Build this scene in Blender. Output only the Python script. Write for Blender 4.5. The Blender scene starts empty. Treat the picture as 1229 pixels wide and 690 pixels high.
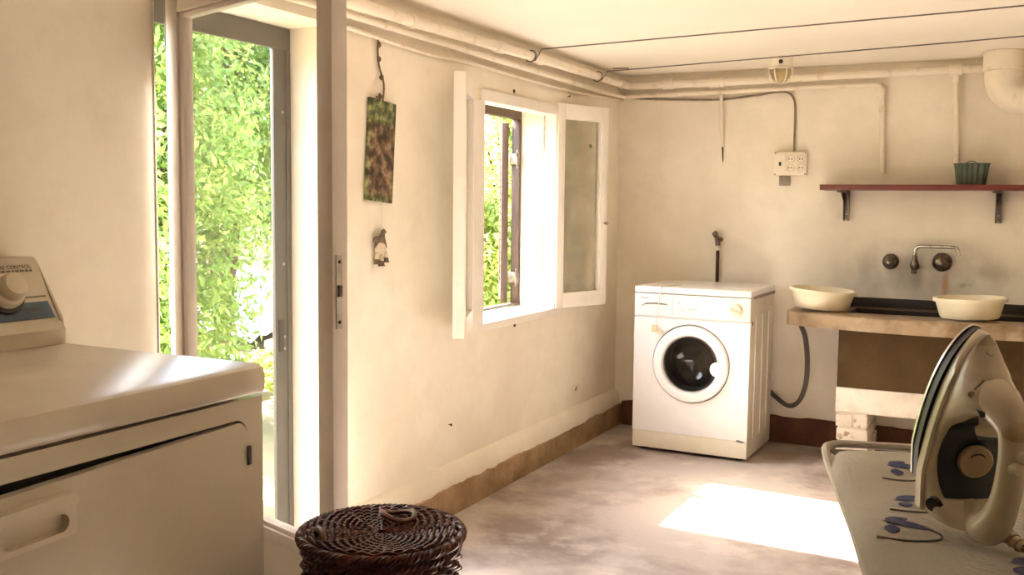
import bpy, bmesh, math, random
from mathutils import Vector, Matrix
random.seed(7)
PI = math.pi
S = bpy.context.scene
COL = S.collection

# ------------------------------------------------------------------ camera
FPX, PITCH, YAW, ROLL = 1192.3, 0.0848, 0.4654, 0.0108
CAM = Vector((2.020, 0.0, 1.2647))
D = 5.364            # the back wall stands at y = D, the left wall at x = 0
CEIL = 1.985
cd = bpy.data.cameras.new('camera'); cam = bpy.data.objects.new('camera', cd); COL.objects.link(cam)
F = Vector((-math.sin(YAW)*math.cos(PITCH), math.cos(YAW)*math.cos(PITCH), -math.sin(PITCH)))
R0 = Vector((math.cos(YAW), math.sin(YAW), 0)); U0 = R0.cross(F)
R = R0*math.cos(ROLL) + U0*math.sin(ROLL); U = R.cross(F)
cam.matrix_world = Matrix(((R.x, U.x, -F.x, CAM.x), (R.y, U.y, -F.y, CAM.y), (R.z, U.z, -F.z, CAM.z), (0, 0, 0, 1)))
cd.sensor_width = 36.0; cd.lens = FPX/1229*36.0; cd.clip_start = 0.02; cd.clip_end = 400
S.camera = cam

# ------------------------------------------------------------------ sky, sun, exposure
SUN_EL = math.radians(42.3)
w = bpy.data.worlds.new('sky'); S.world = w; w.use_nodes = True
wn = w.node_tree; wn.nodes.clear()
sky = wn.nodes.new('ShaderNodeTexSky'); sky.sky_type = 'NISHITA'; sky.sun_disc = False
sky.sun_elevation = SUN_EL; sky.sun_rotation = math.radians(-90); sky.dust_density = 4.0; sky.air_density = 1.2
bg = wn.nodes.new('ShaderNodeBackground'); bg.inputs['Strength'].default_value = 0.45
wo = wn.nodes.new('ShaderNodeOutputWorld')
wn.links.new(sky.outputs[0], bg.inputs[0]); wn.links.new(bg.outputs[0], wo.inputs[0])
sl = bpy.data.lights.new('sun_offscreen', 'SUN'); sun = bpy.data.objects.new('sun_offscreen', sl); COL.objects.link(sun)
sl.energy = 15.0; sl.angle = math.radians(0.53); sl.color = (1.0, 0.96, 0.89)
sun.location = (-8, 4, 8)
sun.rotation_euler = Vector((math.cos(SUN_EL), -0.042, -math.sin(SUN_EL))).to_track_quat('-Z', 'Y').to_euler()
S.view_settings.view_transform = 'Standard'; S.view_settings.look = 'None'
S.view_settings.exposure = 2.6; S.view_settings.gamma = 1.0
S.view_settings.use_curve_mapping = False
S.cycles.max_bounces = 14; S.cycles.diffuse_bounces = 9; S.cycles.glossy_bounces = 4
S.cycles.transparent_max_bounces = 16; S.cycles.transmission_bounces = 6
S.cycles.caustics_reflective = False; S.cycles.caustics_refractive = False
S.cycles.sample_clamp_indirect = 12.0

# ------------------------------------------------------------------ materials
def mat(name, col, rough=0.6, metal=0.0, col2=None, scale=3.0, lo=0.4, hi=0.65, bump=0.0, bscale=40.0,
        detail=6.0, col3=None, scale3=1.0, lo3=0.5, hi3=0.7, spec=0.5, stretch=None, transl=0.0, coat=0.0):
    m = bpy.data.materials.new(name); m.use_nodes = True
    n = m.node_tree; b = n.nodes['Principled BSDF']; L = n.links.new
    b.inputs['Base Color'].default_value = (*col, 1); b.inputs['Roughness'].default_value = rough
    b.inputs['Metallic'].default_value = metal; b.inputs['Specular IOR Level'].default_value = spec
    b.inputs['Coat Weight'].default_value = coat
    tc = n.nodes.new('ShaderNodeTexCoord'); src = tc.outputs['Object']
    if stretch:
        mp = n.nodes.new('ShaderNodeMapping'); mp.inputs['Scale'].default_value = stretch
        L(src, mp.inputs[0]); src = mp.outputs[0]
    last = None
    def layer(prev, c, sc, lo, hi):
        t = n.nodes.new('ShaderNodeTexNoise'); t.inputs['Scale'].default_value = sc; t.inputs['Detail'].default_value = detail
        t.inputs['Roughness'].default_value = 0.6
        L(src, t.inputs['Vector'])
        mr = n.nodes.new('ShaderNodeMapRange'); mr.inputs[1].default_value = lo; mr.inputs[2].default_value = hi
        L(t.outputs[0], mr.inputs[0])
        mx = n.nodes.new('ShaderNodeMix'); mx.data_type = 'RGBA'
        if prev is None: mx.inputs[6].default_value = (*col, 1)
        else: L(prev, mx.inputs[6])
        mx.inputs[7].default_value = (*c, 1); L(mr.outputs[0], mx.inputs[0])
        return mx.outputs[2]
    if col2: last = layer(last, col2, scale, lo, hi)
    if col3: last = layer(last, col3, scale3, lo3, hi3)
    if last is not None: L(last, b.inputs['Base Color'])
    if bump:
        t = n.nodes.new('ShaderNodeTexNoise'); t.inputs['Scale'].default_value = bscale; t.inputs['Detail'].default_value = 5
        L(src, t.inputs['Vector'])
        bp = n.nodes.new('ShaderNodeBump'); bp.inputs['Strength'].default_value = bump; bp.inputs['Distance'].default_value = 0.01
        L(t.outputs[0], bp.inputs['Height']); L(bp.outputs[0], b.inputs['Normal'])
    if transl:
        tr = n.nodes.new('ShaderNodeBsdfTranslucent'); tr.inputs[0].default_value = (*col, 1)
        if last is not None: L(last, tr.inputs[0])
        ms = n.nodes.new('ShaderNodeMixShader'); ms.inputs[0].default_value = transl
        L(b.outputs[0], ms.inputs[1]); L(tr.outputs[0], ms.inputs[2]); L(ms.outputs[0], n.nodes['Material Output'].inputs[0])
    return m

def pane_mat(name, tint, gloss=0.08, rough=0.02, dirt=0.0, dirtcol=(0.6, 0.55, 0.45)):
    """thin window pane: see-through with a fresnel sheen and a film of dust"""
    m = bpy.data.materials.new(name); m.use_nodes = True
    n = m.node_tree; n.nodes.clear(); L = n.links.new
    out = n.nodes.new('ShaderNodeOutputMaterial')
    tr = n.nodes.new('ShaderNodeBsdfTransparent'); tr.inputs[0].default_value = (*tint, 1)
    gl = n.nodes.new('ShaderNodeBsdfGlossy'); gl.inputs['Roughness'].default_value = rough
    lw = n.nodes.new('ShaderNodeLayerWeight'); pw = n.nodes.new('ShaderNodeMath'); pw.operation = 'POWER'; pw.inputs[1].default_value = 5.0; L(lw.outputs['Facing'], pw.inputs[0])
    fr = n.nodes.new('ShaderNodeMath'); fr.operation = 'MULTIPLY_ADD'; fr.inputs[1].default_value = 0.9; fr.inputs[2].default_value = gloss*0.5; L(pw.outputs[0], fr.inputs[0])
    df = n.nodes.new('ShaderNodeBsdfDiffuse'); df.inputs[0].default_value = (*dirtcol, 1)
    tl = n.nodes.new('ShaderNodeTexNoise'); tl.inputs['Scale'].default_value = 5; tl.inputs['Detail'].default_value = 6
    tc = n.nodes.new('ShaderNodeTexCoord'); L(tc.outputs['Object'], tl.inputs['Vector'])
    mr = n.nodes.new('ShaderNodeMapRange'); mr.inputs[1].default_value = 0.3; mr.inputs[2].default_value = 0.75; mr.inputs[4].default_value = dirt
    L(tl.outputs[0], mr.inputs[0])
    m1 = n.nodes.new('ShaderNodeMixShader'); L(mr.outputs[0], m1.inputs[0]); L(tr.outputs[0], m1.inputs[1]); L(df.outputs[0], m1.inputs[2])
    m2 = n.nodes.new('ShaderNodeMixShader'); L(fr.outputs[0], m2.inputs[0]); L(m1.outputs[0], m2.inputs[1]); L(gl.outputs[0], m2.inputs[2])
    L(m2.outputs[0], out.inputs[0])
    return m

M = {}
M['wall'] = mat('cream_plaster', (0.82, 0.768, 0.665), 0.9, col2=(0.67, 0.605, 0.50), scale=1.6, lo=0.45, hi=0.75, bump=0.35, bscale=9, spec=0.15,
                col3=(0.75, 0.695, 0.595), scale3=7, lo3=0.5, hi3=0.75)
M['ceil'] = mat('ceiling_paint', (0.83, 0.785, 0.69), 0.9, col2=(0.77, 0.72, 0.635), scale=1.2, lo=0.45, hi=0.8, bump=0.2, bscale=6, spec=0.1)
M['floor'] = mat('worn_concrete', (0.44, 0.385, 0.345), 0.7, col2=(0.27, 0.215, 0.185), scale=1.7, lo=0.47, hi=0.60, bump=0.3, bscale=30, spec=0.3,
                 col3=(0.56, 0.50, 0.45), scale3=2.6, lo3=0.53, hi3=0.66, detail=11)
M['skirt'] = mat('brown_cement', (0.40, 0.28, 0.17), 0.85, col2=(0.25, 0.16, 0.09), scale=6, bump=0.5, bscale=40, spec=0.1)
M['skirt_red'] = mat('dark_red_cement', (0.14, 0.065, 0.038), 0.8, col2=(0.09, 0.04, 0.025), scale=5, bump=0.3, spec=0.1)
M['paint'] = mat('white_gloss_paint', (0.80, 0.76, 0.70), 0.45, col2=(0.70, 0.65, 0.58), scale=4, lo=0.5, hi=0.8, bump=0.08, bscale=30)
M['doorpaint'] = mat('door_paint', (0.66, 0.59, 0.54), 0.5, col2=(0.56, 0.49, 0.43), scale=4, lo=0.5, hi=0.8, bump=0.1, bscale=30)
M['greyalu'] = mat('grey_frame_metal', (0.075, 0.070, 0.058), 0.5, col2=(0.10, 0.095, 0.08), scale=9)
M['brownwood'] = mat('brown_stained_wood', (0.085, 0.045, 0.025), 0.5, col2=(0.05, 0.025, 0.015), scale=14, stretch=(6, 6, 0.7))
M['steel'] = mat('dull_steel', (0.52, 0.50, 0.47), 0.35, 1.0, col2=(0.36, 0.33, 0.29), scale=25)
M['chrome'] = mat('worn_chrome', (0.55, 0.52, 0.47), 0.22, 1.0, col2=(0.33, 0.29, 0.25), scale=30)
M['oldbrass'] = mat('dark_tarnished_metal', (0.20, 0.165, 0.13), 0.35, 0.9, col2=(0.10, 0.075, 0.06), scale=40)
M['rust'] = mat('rusty_iron', (0.080, 0.042, 0.025), 0.85, col2=(0.045, 0.025, 0.018), scale=30, bump=0.4, spec=0.1)
M['pipe'] = mat('cream_painted_pipe', (0.76, 0.69, 0.58), 0.55, col2=(0.56, 0.47, 0.36), scale=14, lo=0.55, hi=0.75, bump=0.2, bscale=40)
M['wire'] = mat('grey_wire', (0.10, 0.085, 0.07), 0.7)
M['black'] = mat('black_plastic', (0.015, 0.013, 0.012), 0.45)
M['glass'] = pane_mat('clear_pane', (0.97, 0.98, 0.97), dirt=0.10, dirtcol=(0.7, 0.7, 0.66))
M['glass_dirty'] = pane_mat('dusty_pane', (0.90, 0.91, 0.87), dirt=0.30, dirtcol=(0.58, 0.55, 0.47))
M['enamel'] = mat('white_enamel', (0.86, 0.85, 0.84), 0.28, col2=(0.82, 0.80, 0.77), scale=3, coat=0.2)
M['enamel_side'] = mat('aged_white_enamel', (0.74, 0.69, 0.60), 0.4, col2=(0.62, 0.55, 0.45), scale=4)
M['plastic'] = mat('ivory_plastic', (0.80, 0.75, 0.64), 0.4, col2=(0.74, 0.67, 0.53), scale=5)
M['dryer'] = mat('almond_enamel', (0.62, 0.56, 0.46), 0.26, col2=(0.56, 0.50, 0.40), scale=3)
M['console'] = mat('almond_console_plastic', (0.62, 0.55, 0.44), 0.4, col2=(0.56, 0.49, 0.385), scale=4)
M['blueprint'] = mat('blue_print', (0.055, 0.095, 0.16), 0.4, col2=(0.04, 0.06, 0.09), scale=30)
M['greyprint'] = mat('grey_print', (0.20, 0.17, 0.13), 0.6)
M['ink'] = mat('dark_ink', (0.07, 0.055, 0.045), 0.6)
M['wicker'] = mat('dark_red_wicker', (0.085, 0.020, 0.010), 0.42, col2=(0.040, 0.010, 0.006), scale=30, lo=0.35, hi=0.7, bump=0.2, bscale=120, spec=0.22)
M['wicker_wood'] = mat('wicker_peeled', (0.13, 0.045, 0.018), 0.5, col2=(0.10, 0.03, 0.014), scale=40)
M['stone'] = mat('tan_terrazzo', (0.31, 0.22, 0.13), 0.35, col2=(0.17, 0.108, 0.054), scale=8, lo=0.42, hi=0.64, bump=0.15, bscale=60, col3=(0.40, 0.31, 0.22), scale3=5, lo3=0.56, hi3=0.66)
M['trough'] = mat('brown_cement_trough', (0.085, 0.052, 0.022), 0.85, col2=(0.06, 0.036, 0.016), scale=5, spec=0.1)
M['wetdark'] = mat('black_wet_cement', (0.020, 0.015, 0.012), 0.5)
M['whitewash'] = mat('whitewashed_cement', (0.76, 0.69, 0.58), 0.9, col2=(0.60, 0.52, 0.42), scale=7, bump=0.6, bscale=30, spec=0.1)
M['brickwhite'] = mat('whitewashed_brick', (0.74, 0.65, 0.53), 0.9, col2=(0.40, 0.27, 0.18), scale=22, lo=0.58, hi=0.66, bump=0.8, bscale=60, spec=0.1)
M['basin'] = mat('cream_plastic_basin', (0.86, 0.80, 0.62), 0.35, col2=(0.82, 0.74, 0.55), scale=4, transl=0.15)
M['redshelf'] = mat('red_brown_varnish', (0.155, 0.028, 0.018), 0.35, col2=(0.09, 0.018, 0.013), scale=5, stretch=(0.8, 8, 8))
M['greenplastic'] = mat('dark_green_plastic', (0.05, 0.075, 0.045), 0.45, col2=(0.03, 0.045, 0.03), scale=20)
M['socket'] = mat('socket_plastic', (0.78, 0.71, 0.60), 0.4)
M['bracket'] = mat('dull_bracket_steel', (0.24, 0.205, 0.175), 0.4, 0.7, col2=(0.13, 0.10, 0.08), scale=30)
M['greyplate'] = mat('grey_metal_plate', (0.28, 0.24, 0.19), 0.6, col2=(0.20, 0.17, 0.13), scale=30)
M['cover'] = mat('grey_board_cloth', (0.40, 0.37, 0.315), 0.9, col2=(0.34, 0.31, 0.26), scale=5, bump=0.4, bscale=120, spec=0.1)
M['bluecloth'] = mat('blue_leaf_print', (0.055, 0.06, 0.135), 0.9, col2=(0.11, 0.11, 0.18), scale=60, spec=0.1)
M['greycloth'] = mat('grey_stem_print', (0.15, 0.135, 0.125), 0.9, spec=0.1)
M['hem'] = mat('cover_hem', (0.46, 0.42, 0.36), 0.9, bump=0.3, bscale=200, spec=0.1)
M['boardmetal'] = mat('brown_board_metal', (0.12, 0.085, 0.055), 0.6, col2=(0.08, 0.05, 0.035), scale=30)
M['iron'] = mat('ivory_iron_plastic', (0.52, 0.455, 0.35), 0.27, col2=(0.48, 0.41, 0.305), scale=4)
M['iron_thumb'] = mat('tan_iron_button', (0.36, 0.27, 0.17), 0.4)
M['tank'] = mat('dark_teal_tank', (0.006, 0.011, 0.012), 0.35)
M['cordcloth'] = mat('brown_cloth_cord', (0.14, 0.085, 0.055), 0.9, col2=(0.35, 0.27, 0.20), scale=220, lo=0.5, hi=0.55)
M['hose'] = mat('grey_rubber_hose', (0.085, 0.068, 0.054), 0.55)
M['cordwhite'] = mat('white_cord', (0.70, 0.66, 0.58), 0.5)
M['tag'] = mat('yellowed_plastic', (0.66, 0.54, 0.33), 0.5)
M['twine'] = mat('brown_twine', (0.16, 0.105, 0.06), 0.9, col2=(0.08, 0.05, 0.03), scale=60)
M['pewter'] = mat('old_pewter', (0.23, 0.18, 0.125), 0.5, 0.6, col2=(0.13, 0.10, 0.07), scale=60)
M['bellpaint'] = mat('pale_glazed_ceramic', (0.68, 0.60, 0.47), 0.5, col2=(0.58, 0.48, 0.35), scale=40)
M['belldark'] = mat('dark_glazed_tip', (0.12, 0.085, 0.05), 0.5)
M['lampglass'] = pane_mat('ribbed_lamp_glass', (0.90, 0.82, 0.62), rough=0.15, dirt=0.55, dirtcol=(0.62, 0.52, 0.34))
M['lampbase'] = mat('lamp_porcelain', (0.78, 0.73, 0.62), 0.35)
M['bowl'] = pane_mat('door_bowl_glass', (0.42, 0.40, 0.38), dirt=0.03)
M['drum'] = mat('drum_steel', (0.45, 0.43, 0.40), 0.35, 0.9, col2=(0.32, 0.30, 0.27), scale=12)
M['rubber'] = mat('grey_door_rubber', (0.07, 0.07, 0.075), 0.45)
M['leafA'] = mat('shrub_leaf', (0.19, 0.30, 0.055), 0.45, col2=(0.055, 0.11, 0.025), scale=2.2, lo=0.48, hi=0.62, col3=(0.42, 0.47, 0.13), scale3=4.5, lo3=0.50, hi3=0.66, transl=0.5)
M['leafB'] = mat('yellow_green_leaf', (0.38, 0.44, 0.09), 0.5, col2=(0.14, 0.20, 0.035), scale=2.6, lo=0.48, hi=0.64, transl=0.5)
M['leafD'] = mat('dark_tree_leaf', (0.05, 0.11, 0.028), 0.5, col2=(0.03, 0.07, 0.018), scale=1.2, transl=0.35)
M['bark'] = mat('bark', (0.10, 0.07, 0.045), 0.9, col2=(0.05, 0.035, 0.025), scale=12, bump=0.5, spec=0.1)
M['soil'] = mat('garden_soil', (0.22, 0.165, 0.105), 0.95, col2=(0.14, 0.13, 0.07), scale=0.8, bump=0.6, bscale=8, spec=0.1)
M['rock'] = mat('tan_rock', (0.34, 0.265, 0.19), 0.9, col2=(0.21, 0.16, 0.115), scale=4, bump=0.6, bscale=9, spec=0.1)
M['sheet'] = mat('white_tarpaulin', (0.55, 0.61, 0.69), 0.5, col2=(0.36, 0.46, 0.62), scale=3)
M['bluepipe'] = mat('blue_plastic_pipe', (0.06, 0.16, 0.40), 0.4)
M['gardenwall'] = mat('garden_wall_render', (0.38, 0.33, 0.27), 0.9, col2=(0.28, 0.24, 0.19), scale=3, spec=0.1)
M['ext'] = mat('outside_paving', (0.30, 0.26, 0.20), 0.9, col2=(0.22, 0.19, 0.14), scale=2, spec=0.1)

def painting_mat():
    """the small hanging print: leaves above, carved brown figures below"""
    m = bpy.data.materials.new('hanging_print'); m.use_nodes = True
    n = m.node_tree; L = n.links.new; b = n.nodes['Principled BSDF']; b.inputs['Roughness'].default_value = 0.45
    tc = n.nodes.new('ShaderNodeTexCoord'); sp = n.nodes.new('ShaderNodeSeparateXYZ'); L(tc.outputs['Object'], sp.inputs[0])
    vo = n.nodes.new('ShaderNodeTexVoronoi'); vo.inputs['Scale'].default_value = 75; L(tc.outputs['Object'], vo.inputs['Vector'])
    no = n.nodes.new('ShaderNodeTexNoise'); no.inputs['Scale'].default_value = 30; no.inputs['Detail'].default_value = 8; L(tc.outputs['Object'], no.inputs['Vector'])
    def ramp(src, stops):
        r = n.nodes.new('ShaderNodeValToRGB'); e = r.color_ramp.elements
        e[0].position, e[0].color = stops[0][0], (*stops[0][1], 1); e[1].position, e[1].color = stops[-1][0], (*stops[-1][1], 1)
        for p_, c_ in stops[1:-1]:
            q = e.new(p_); q.color = (*c_, 1)
        L(src, r.inputs[0]); return r.outputs[0]
    green = ramp(no.outputs[0], [(0.35, (0.015, 0.025, 0.008)), (0.5, (0.07, 0.09, 0.025)), (0.64, (0.30, 0.32, 0.13))])
    brown = ramp(no.outputs[0], [(0.38, (0.035, 0.018, 0.010)), (0.5, (0.17, 0.10, 0.055)), (0.66, (0.40, 0.28, 0.17))])
    mul = n.nodes.new('ShaderNodeMix'); mul.data_type = 'RGBA'; mul.blend_type = 'MULTIPLY'; mul.inputs[0].default_value = 0.6
    L(brown, mul.inputs[6]); L(vo.outputs['Distance'], mul.inputs[7])
    # figure mask: |y| small and z below the leafy top
    ab = n.nodes.new('ShaderNodeMath'); ab.operation = 'ABSOLUTE'; L(sp.outputs[1], ab.inputs[0])
    nz = n.nodes.new('ShaderNodeMath'); nz.operation = 'MULTIPLY_ADD'; nz.inputs[1].default_value = 0.08; L(no.outputs[0], nz.inputs[0]); L(ab.outputs[0], nz.inputs[2])
    mr = n.nodes.new('ShaderNodeMapRange'); mr.inputs[1].default_value = 0.105; mr.inputs[2].default_value = 0.13; L(nz.outputs[0], mr.inputs[0])
    nz2 = n.nodes.new('ShaderNodeMath'); nz2.operation = 'MULTIPLY_ADD'; nz2.inputs[1].default_value = 0.09; L(no.outputs[0], nz2.inputs[0]); L(sp.outputs[2], nz2.inputs[2])
    mr2 = n.nodes.new('ShaderNodeMapRange'); mr2.inputs[1].default_value = 0.125; mr2.inputs[2].default_value = 0.155; L(nz2.outputs[0], mr2.inputs[0])
    mr3 = n.nodes.new('ShaderNodeMapRange'); mr3.inputs[1].default_value = -0.10; mr3.inputs[2].default_value = -0.13; L(nz2.outputs[0], mr3.inputs[0])
    mxm = n.nodes.new('ShaderNodeMath'); mxm.operation = 'MAXIMUM'; L(mr.outputs[0], mxm.inputs[0]); L(mr2.outputs[0], mxm.inputs[1])
    mxn = n.nodes.new('ShaderNodeMath'); mxn.operation = 'MAXIMUM'; L(mxm.outputs[0], mxn.inputs[0]); L(mr3.outputs[0], mxn.inputs[1])
    fin = n.nodes.new('ShaderNodeMix'); fin.data_type = 'RGBA'; L(mxn.outputs[0], fin.inputs[0]); L(mul.outputs[2], fin.inputs[6]); L(green, fin.inputs[7])
    L(fin.outputs[2], b.inputs['Base Color'])
    return m
M['print'] = painting_mat()

# ------------------------------------------------------------------ mesh helpers
def V(*a): return Vector(a)
def box(bm, x0, x1, y0, y1, z0, z1, bev=0.0, seg=2, mtx=None):
    r = bmesh.ops.create_cube(bm, size=1.0); vs = r['verts']
    for v in vs:
        v.co = Vector(((x0+x1)/2 + v.co.x*(x1-x0), (y0+y1)/2 + v.co.y*(y1-y0), (z0+z1)/2 + v.co.z*(z1-z0)))
    if bev > 0:
        es = list({e for v in vs for e in v.link_edges})
        rr = bmesh.ops.bevel(bm, geom=es, offset=bev, segments=seg, profile=0.6, affect='EDGES')
        vs = list({v for f in rr['faces'] for v in f.verts} | {v for v in vs if v.is_valid})
    if mtx is not None:
        for v in vs: v.co = mtx @ v.co
    return vs
def frame_of(t):
    t = t.normalized(); a = Vector((0, 0, 1)) if abs(t.z) < 0.95 else Vector((1, 0, 0))
    u = t.cross(a).normalized(); return u, t.cross(u).normalized()
def tube(bm, pts, r, n=8, closed=False, cap=True, flat=1.0):
    pts = [Vector(p) for p in pts]; N = len(pts)
    rs = r if isinstance(r, (list, tuple)) else [r]*N
    rings = []; pu = None
    for i, p in enumerate(pts):
        if closed: t = pts[(i+1) % N] - pts[i-1]
        else: t = pts[min(i+1, N-1)] - pts[max(i-1, 0)]
        t.normalize()
        if pu is None: u, v = frame_of(t)
        else:
            u = pu - t*pu.dot(t)
            if u.length < 1e-5: u, v = frame_of(t)
            u.normalize(); v = t.cross(u)
        pu = u
        rings.append([bm.verts.new(p + (u*math.cos(a)*flat + v*math.sin(a))*rs[i]) for a in [2*PI*k/n for k in range(n)]])
    for i in range(N if closed else N-1):
        a, b = rings[i], rings[(i+1) % N]
        for k in range(n): bm.faces.new((a[k], a[(k+1) % n], b[(k+1) % n], b[k]))
    if cap and not closed:
        bm.faces.new(rings[0][::-1]); bm.faces.new(rings[-1])
def arc(c, r, a0, a1, n, ax, ay):
    c = Vector(c); ax = Vector(ax); ay = Vector(ay)
    return [c + ax*r*math.cos(a0+(a1-a0)*i/n) + ay*r*math.sin(a0+(a1-a0)*i/n) for i in range(n+1)]
def lathe(bm, prof, c=(0, 0, 0), axis=(0, 0, 1), n=32, close=False):
    """prof: (radius, along-axis) pairs"""
    c = Vector(c); ax = Vector(axis).normalized(); u, v = frame_of(ax); rings = []
    for r, h in prof:
        if r < 1e-6: rings.append([bm.verts.new(c + ax*h)])
        else: rings.append([bm.verts.new(c + ax*h + (u*math.cos(2*PI*k/n) + v*math.sin(2*PI*k/n))*r) for k in range(n)])
    P = list(zip(rings, rings[1:])) + ([(rings[-1], rings[0])] if close else [])
    for a, b in P:
        for k in range(n):
            q = [a[k % len(a)], a[(k+1) % len(a)], b[(k+1) % len(b)], b[k % len(b)]]
            q2 = []
            for x in q:
                if x not in q2: q2.append(x)
            if len(q2) > 2: bm.faces.new(q2)
def prism(bm, poly, ax, ay, ext, c=(0, 0, 0)):
    """poly of 2D points in the (ax, ay) plane at c, extruded by vector ext"""
    c = Vector(c); ax = Vector(ax); ay = Vector(ay); ext = Vector(ext)
    a = [bm.verts.new(c + ax*p[0] + ay*p[1]) for p in poly]; b = [bm.verts.new(v.co + ext) for v in a]
    bm.faces.new(a[::-1]); bm.faces.new(b)
    N = len(a)
    for i in range(N): bm.faces.new((a[i], a[(i+1) % N], b[(i+1) % N], b[i]))
def rrect(x0, x1, y0, y1, r, n=6):
    P = []
    for cx, cy, a in ((x1-r, y1-r, 0), (x0+r, y1-r, PI/2), (x0+r, y0+r, PI), (x1-r, y0+r, 1.5*PI)):
        P += [(cx + r*math.cos(a+PI/2*i/n), cy + r*math.sin(a+PI/2*i/n)) for i in range(n+1)]
    return P
def smooth_path(pts, sub=6):
    pts = [Vector(p) for p in pts]; out = []
    for i in range(len(pts)-1):
        p0, p1, p2, p3 = pts[max(i-1, 0)], pts[i], pts[i+1], pts[min(i+2, len(pts)-1)]
        for k in range(sub):
            t = k/sub
            out.append(0.5*((2*p1) + (p2-p0)*t + (2*p0-5*p1+4*p2-p3)*t*t + (3*p1-p0-3*p2+p3)*t**3))
    return out + [pts[-1]]

def ring_prism(bm, outer, inner, ax, ay, ext, c=(0, 0, 0)):
    """flat plate with an opening; outer and inner have as many points"""
    c = Vector(c); ax = Vector(ax); ay = Vector(ay); ext = Vector(ext)
    mk = lambda P, e: [bm.verts.new(c + ax*p[0] + ay*p[1] + e) for p in P]
    z = Vector((0, 0, 0)); a, b, A, Bv = mk(outer, z), mk(inner, z), mk(outer, ext), mk(inner, ext); N = len(a)
    for i in range(N):
        k = (i+1) % N
        for p, q in ((a, b), (b, Bv), (Bv, A), (A, a)): bm.faces.new((p[i], p[k], q[k], q[i]))

INV = {}
def obj(name, bm, m, parent=None, smooth=True, local=False, kind=None, label=None):
    me = bpy.data.meshes.new(name)
    bmesh.ops.recalc_face_normals(bm, faces=bm.faces)
    if parent is not None and not local: bmesh.ops.transform(bm, matrix=INV[parent.name], verts=bm.verts)
    bm.to_mesh(me); bm.free()
    me.materials.append(M[m] if isinstance(m, str) else m)
    if smooth:
        for p in me.polygons: p.use_smooth = True
        try: me.set_sharp_from_angle(angle=math.radians(38))
        except Exception: pass
    o = bpy.data.objects.new(name, me); COL.objects.link(o)
    if parent is not None:
        o.parent = parent; INV[o.name] = INV[parent.name]
    if kind: o['kind'] = kind
    if label: o['label'] = label
    return o
def recenter(o):
    me = o.data; lo = Vector([min(v.co[i] for v in me.vertices) for i in range(3)]); hi = Vector([max(v.co[i] for v in me.vertices) for i in range(3)])
    c = (lo+hi)/2; c.z = lo.z
    me.transform(Matrix.Translation(-c)); o.location = c
    return o
def thing(name, label, cat, loc=(0, 0, 0), rotz=0.0, group=None, mtx=None):
    o = bpy.data.objects.new(name, None); COL.objects.link(o); o.empty_display_size = 0.05
    if mtx is not None: o.matrix_world = mtx; INV[o.name] = mtx.inverted()
    else:
        o.location = loc; o.rotation_euler = (0, 0, rotz)
        INV[o.name] = (Matrix.Translation(loc) @ Matrix.Rotation(rotz, 4, 'Z')).inverted()
    o['label'] = label; o['category'] = cat
    if group: o['group'] = group
    return o
def struct(name, loc=(0, 0, 0)):
    o = bpy.data.objects.new(name, None); COL.objects.link(o); o.location = loc; o['kind'] = 'structure'
    INV[o.name] = Matrix.Translation(loc).inverted(); return o
def tag(o, label, cat, group=None):
    o['label'] = label; o['category'] = cat
    if group: o['group'] = group
    return o
def B(): return bmesh.new()
def one(fn, *a, **k):
    bm = B(); fn(bm, *a, **k); return bm

# ================================================================== THE ROOM
WX1, WY0 = 3.5, -1.9          # right wall, rear wall
T = 0.24                      # wall thickness
DY0, DY1, DZ = 1.925, 2.712, 1.842     # door opening
NY0, NY1, NZ0, NZ1 = 3.700, 4.500, 0.742, 1.728   # window opening

bm = B(); bmesh.ops.create_grid(bm, x_segments=2, y_segments=2, size=0.5)
for v in bm.verts: v.co = V(-0.0 + (v.co.x+0.5)*WX1, WY0 + (v.co.y+0.5)*(D-WY0), 0)
r = bmesh.ops.extrude_face_region(bm, geom=bm.faces[:])
for e in r['geom']:
    if isinstance(e, bmesh.types.BMVert): e.co.z = -0.12
o = obj('floor', bm, 'floor', smooth=False, kind='structure')
o = obj('ceiling', one(box, -T, WX1+T, WY0-T, D+T, CEIL, CEIL+0.2), 'ceil', smooth=False, kind='structure')

bm = B()
box(bm, -T, 0, WY0-T, DY0, 0, CEIL); box(bm, -T, 0, DY0, DY1, DZ, CEIL); box(bm, -T, 0, DY1, NY0, 0, CEIL)
box(bm, -T, 0, NY0, NY1, 0, NZ0); box(bm, -T, 0, NY0, NY1, NZ1, CEIL); box(bm, -T, 0, NY1, D+T, 0, CEIL)
obj('wall_left', bm, 'wall', smooth=False, kind='structure')

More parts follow.
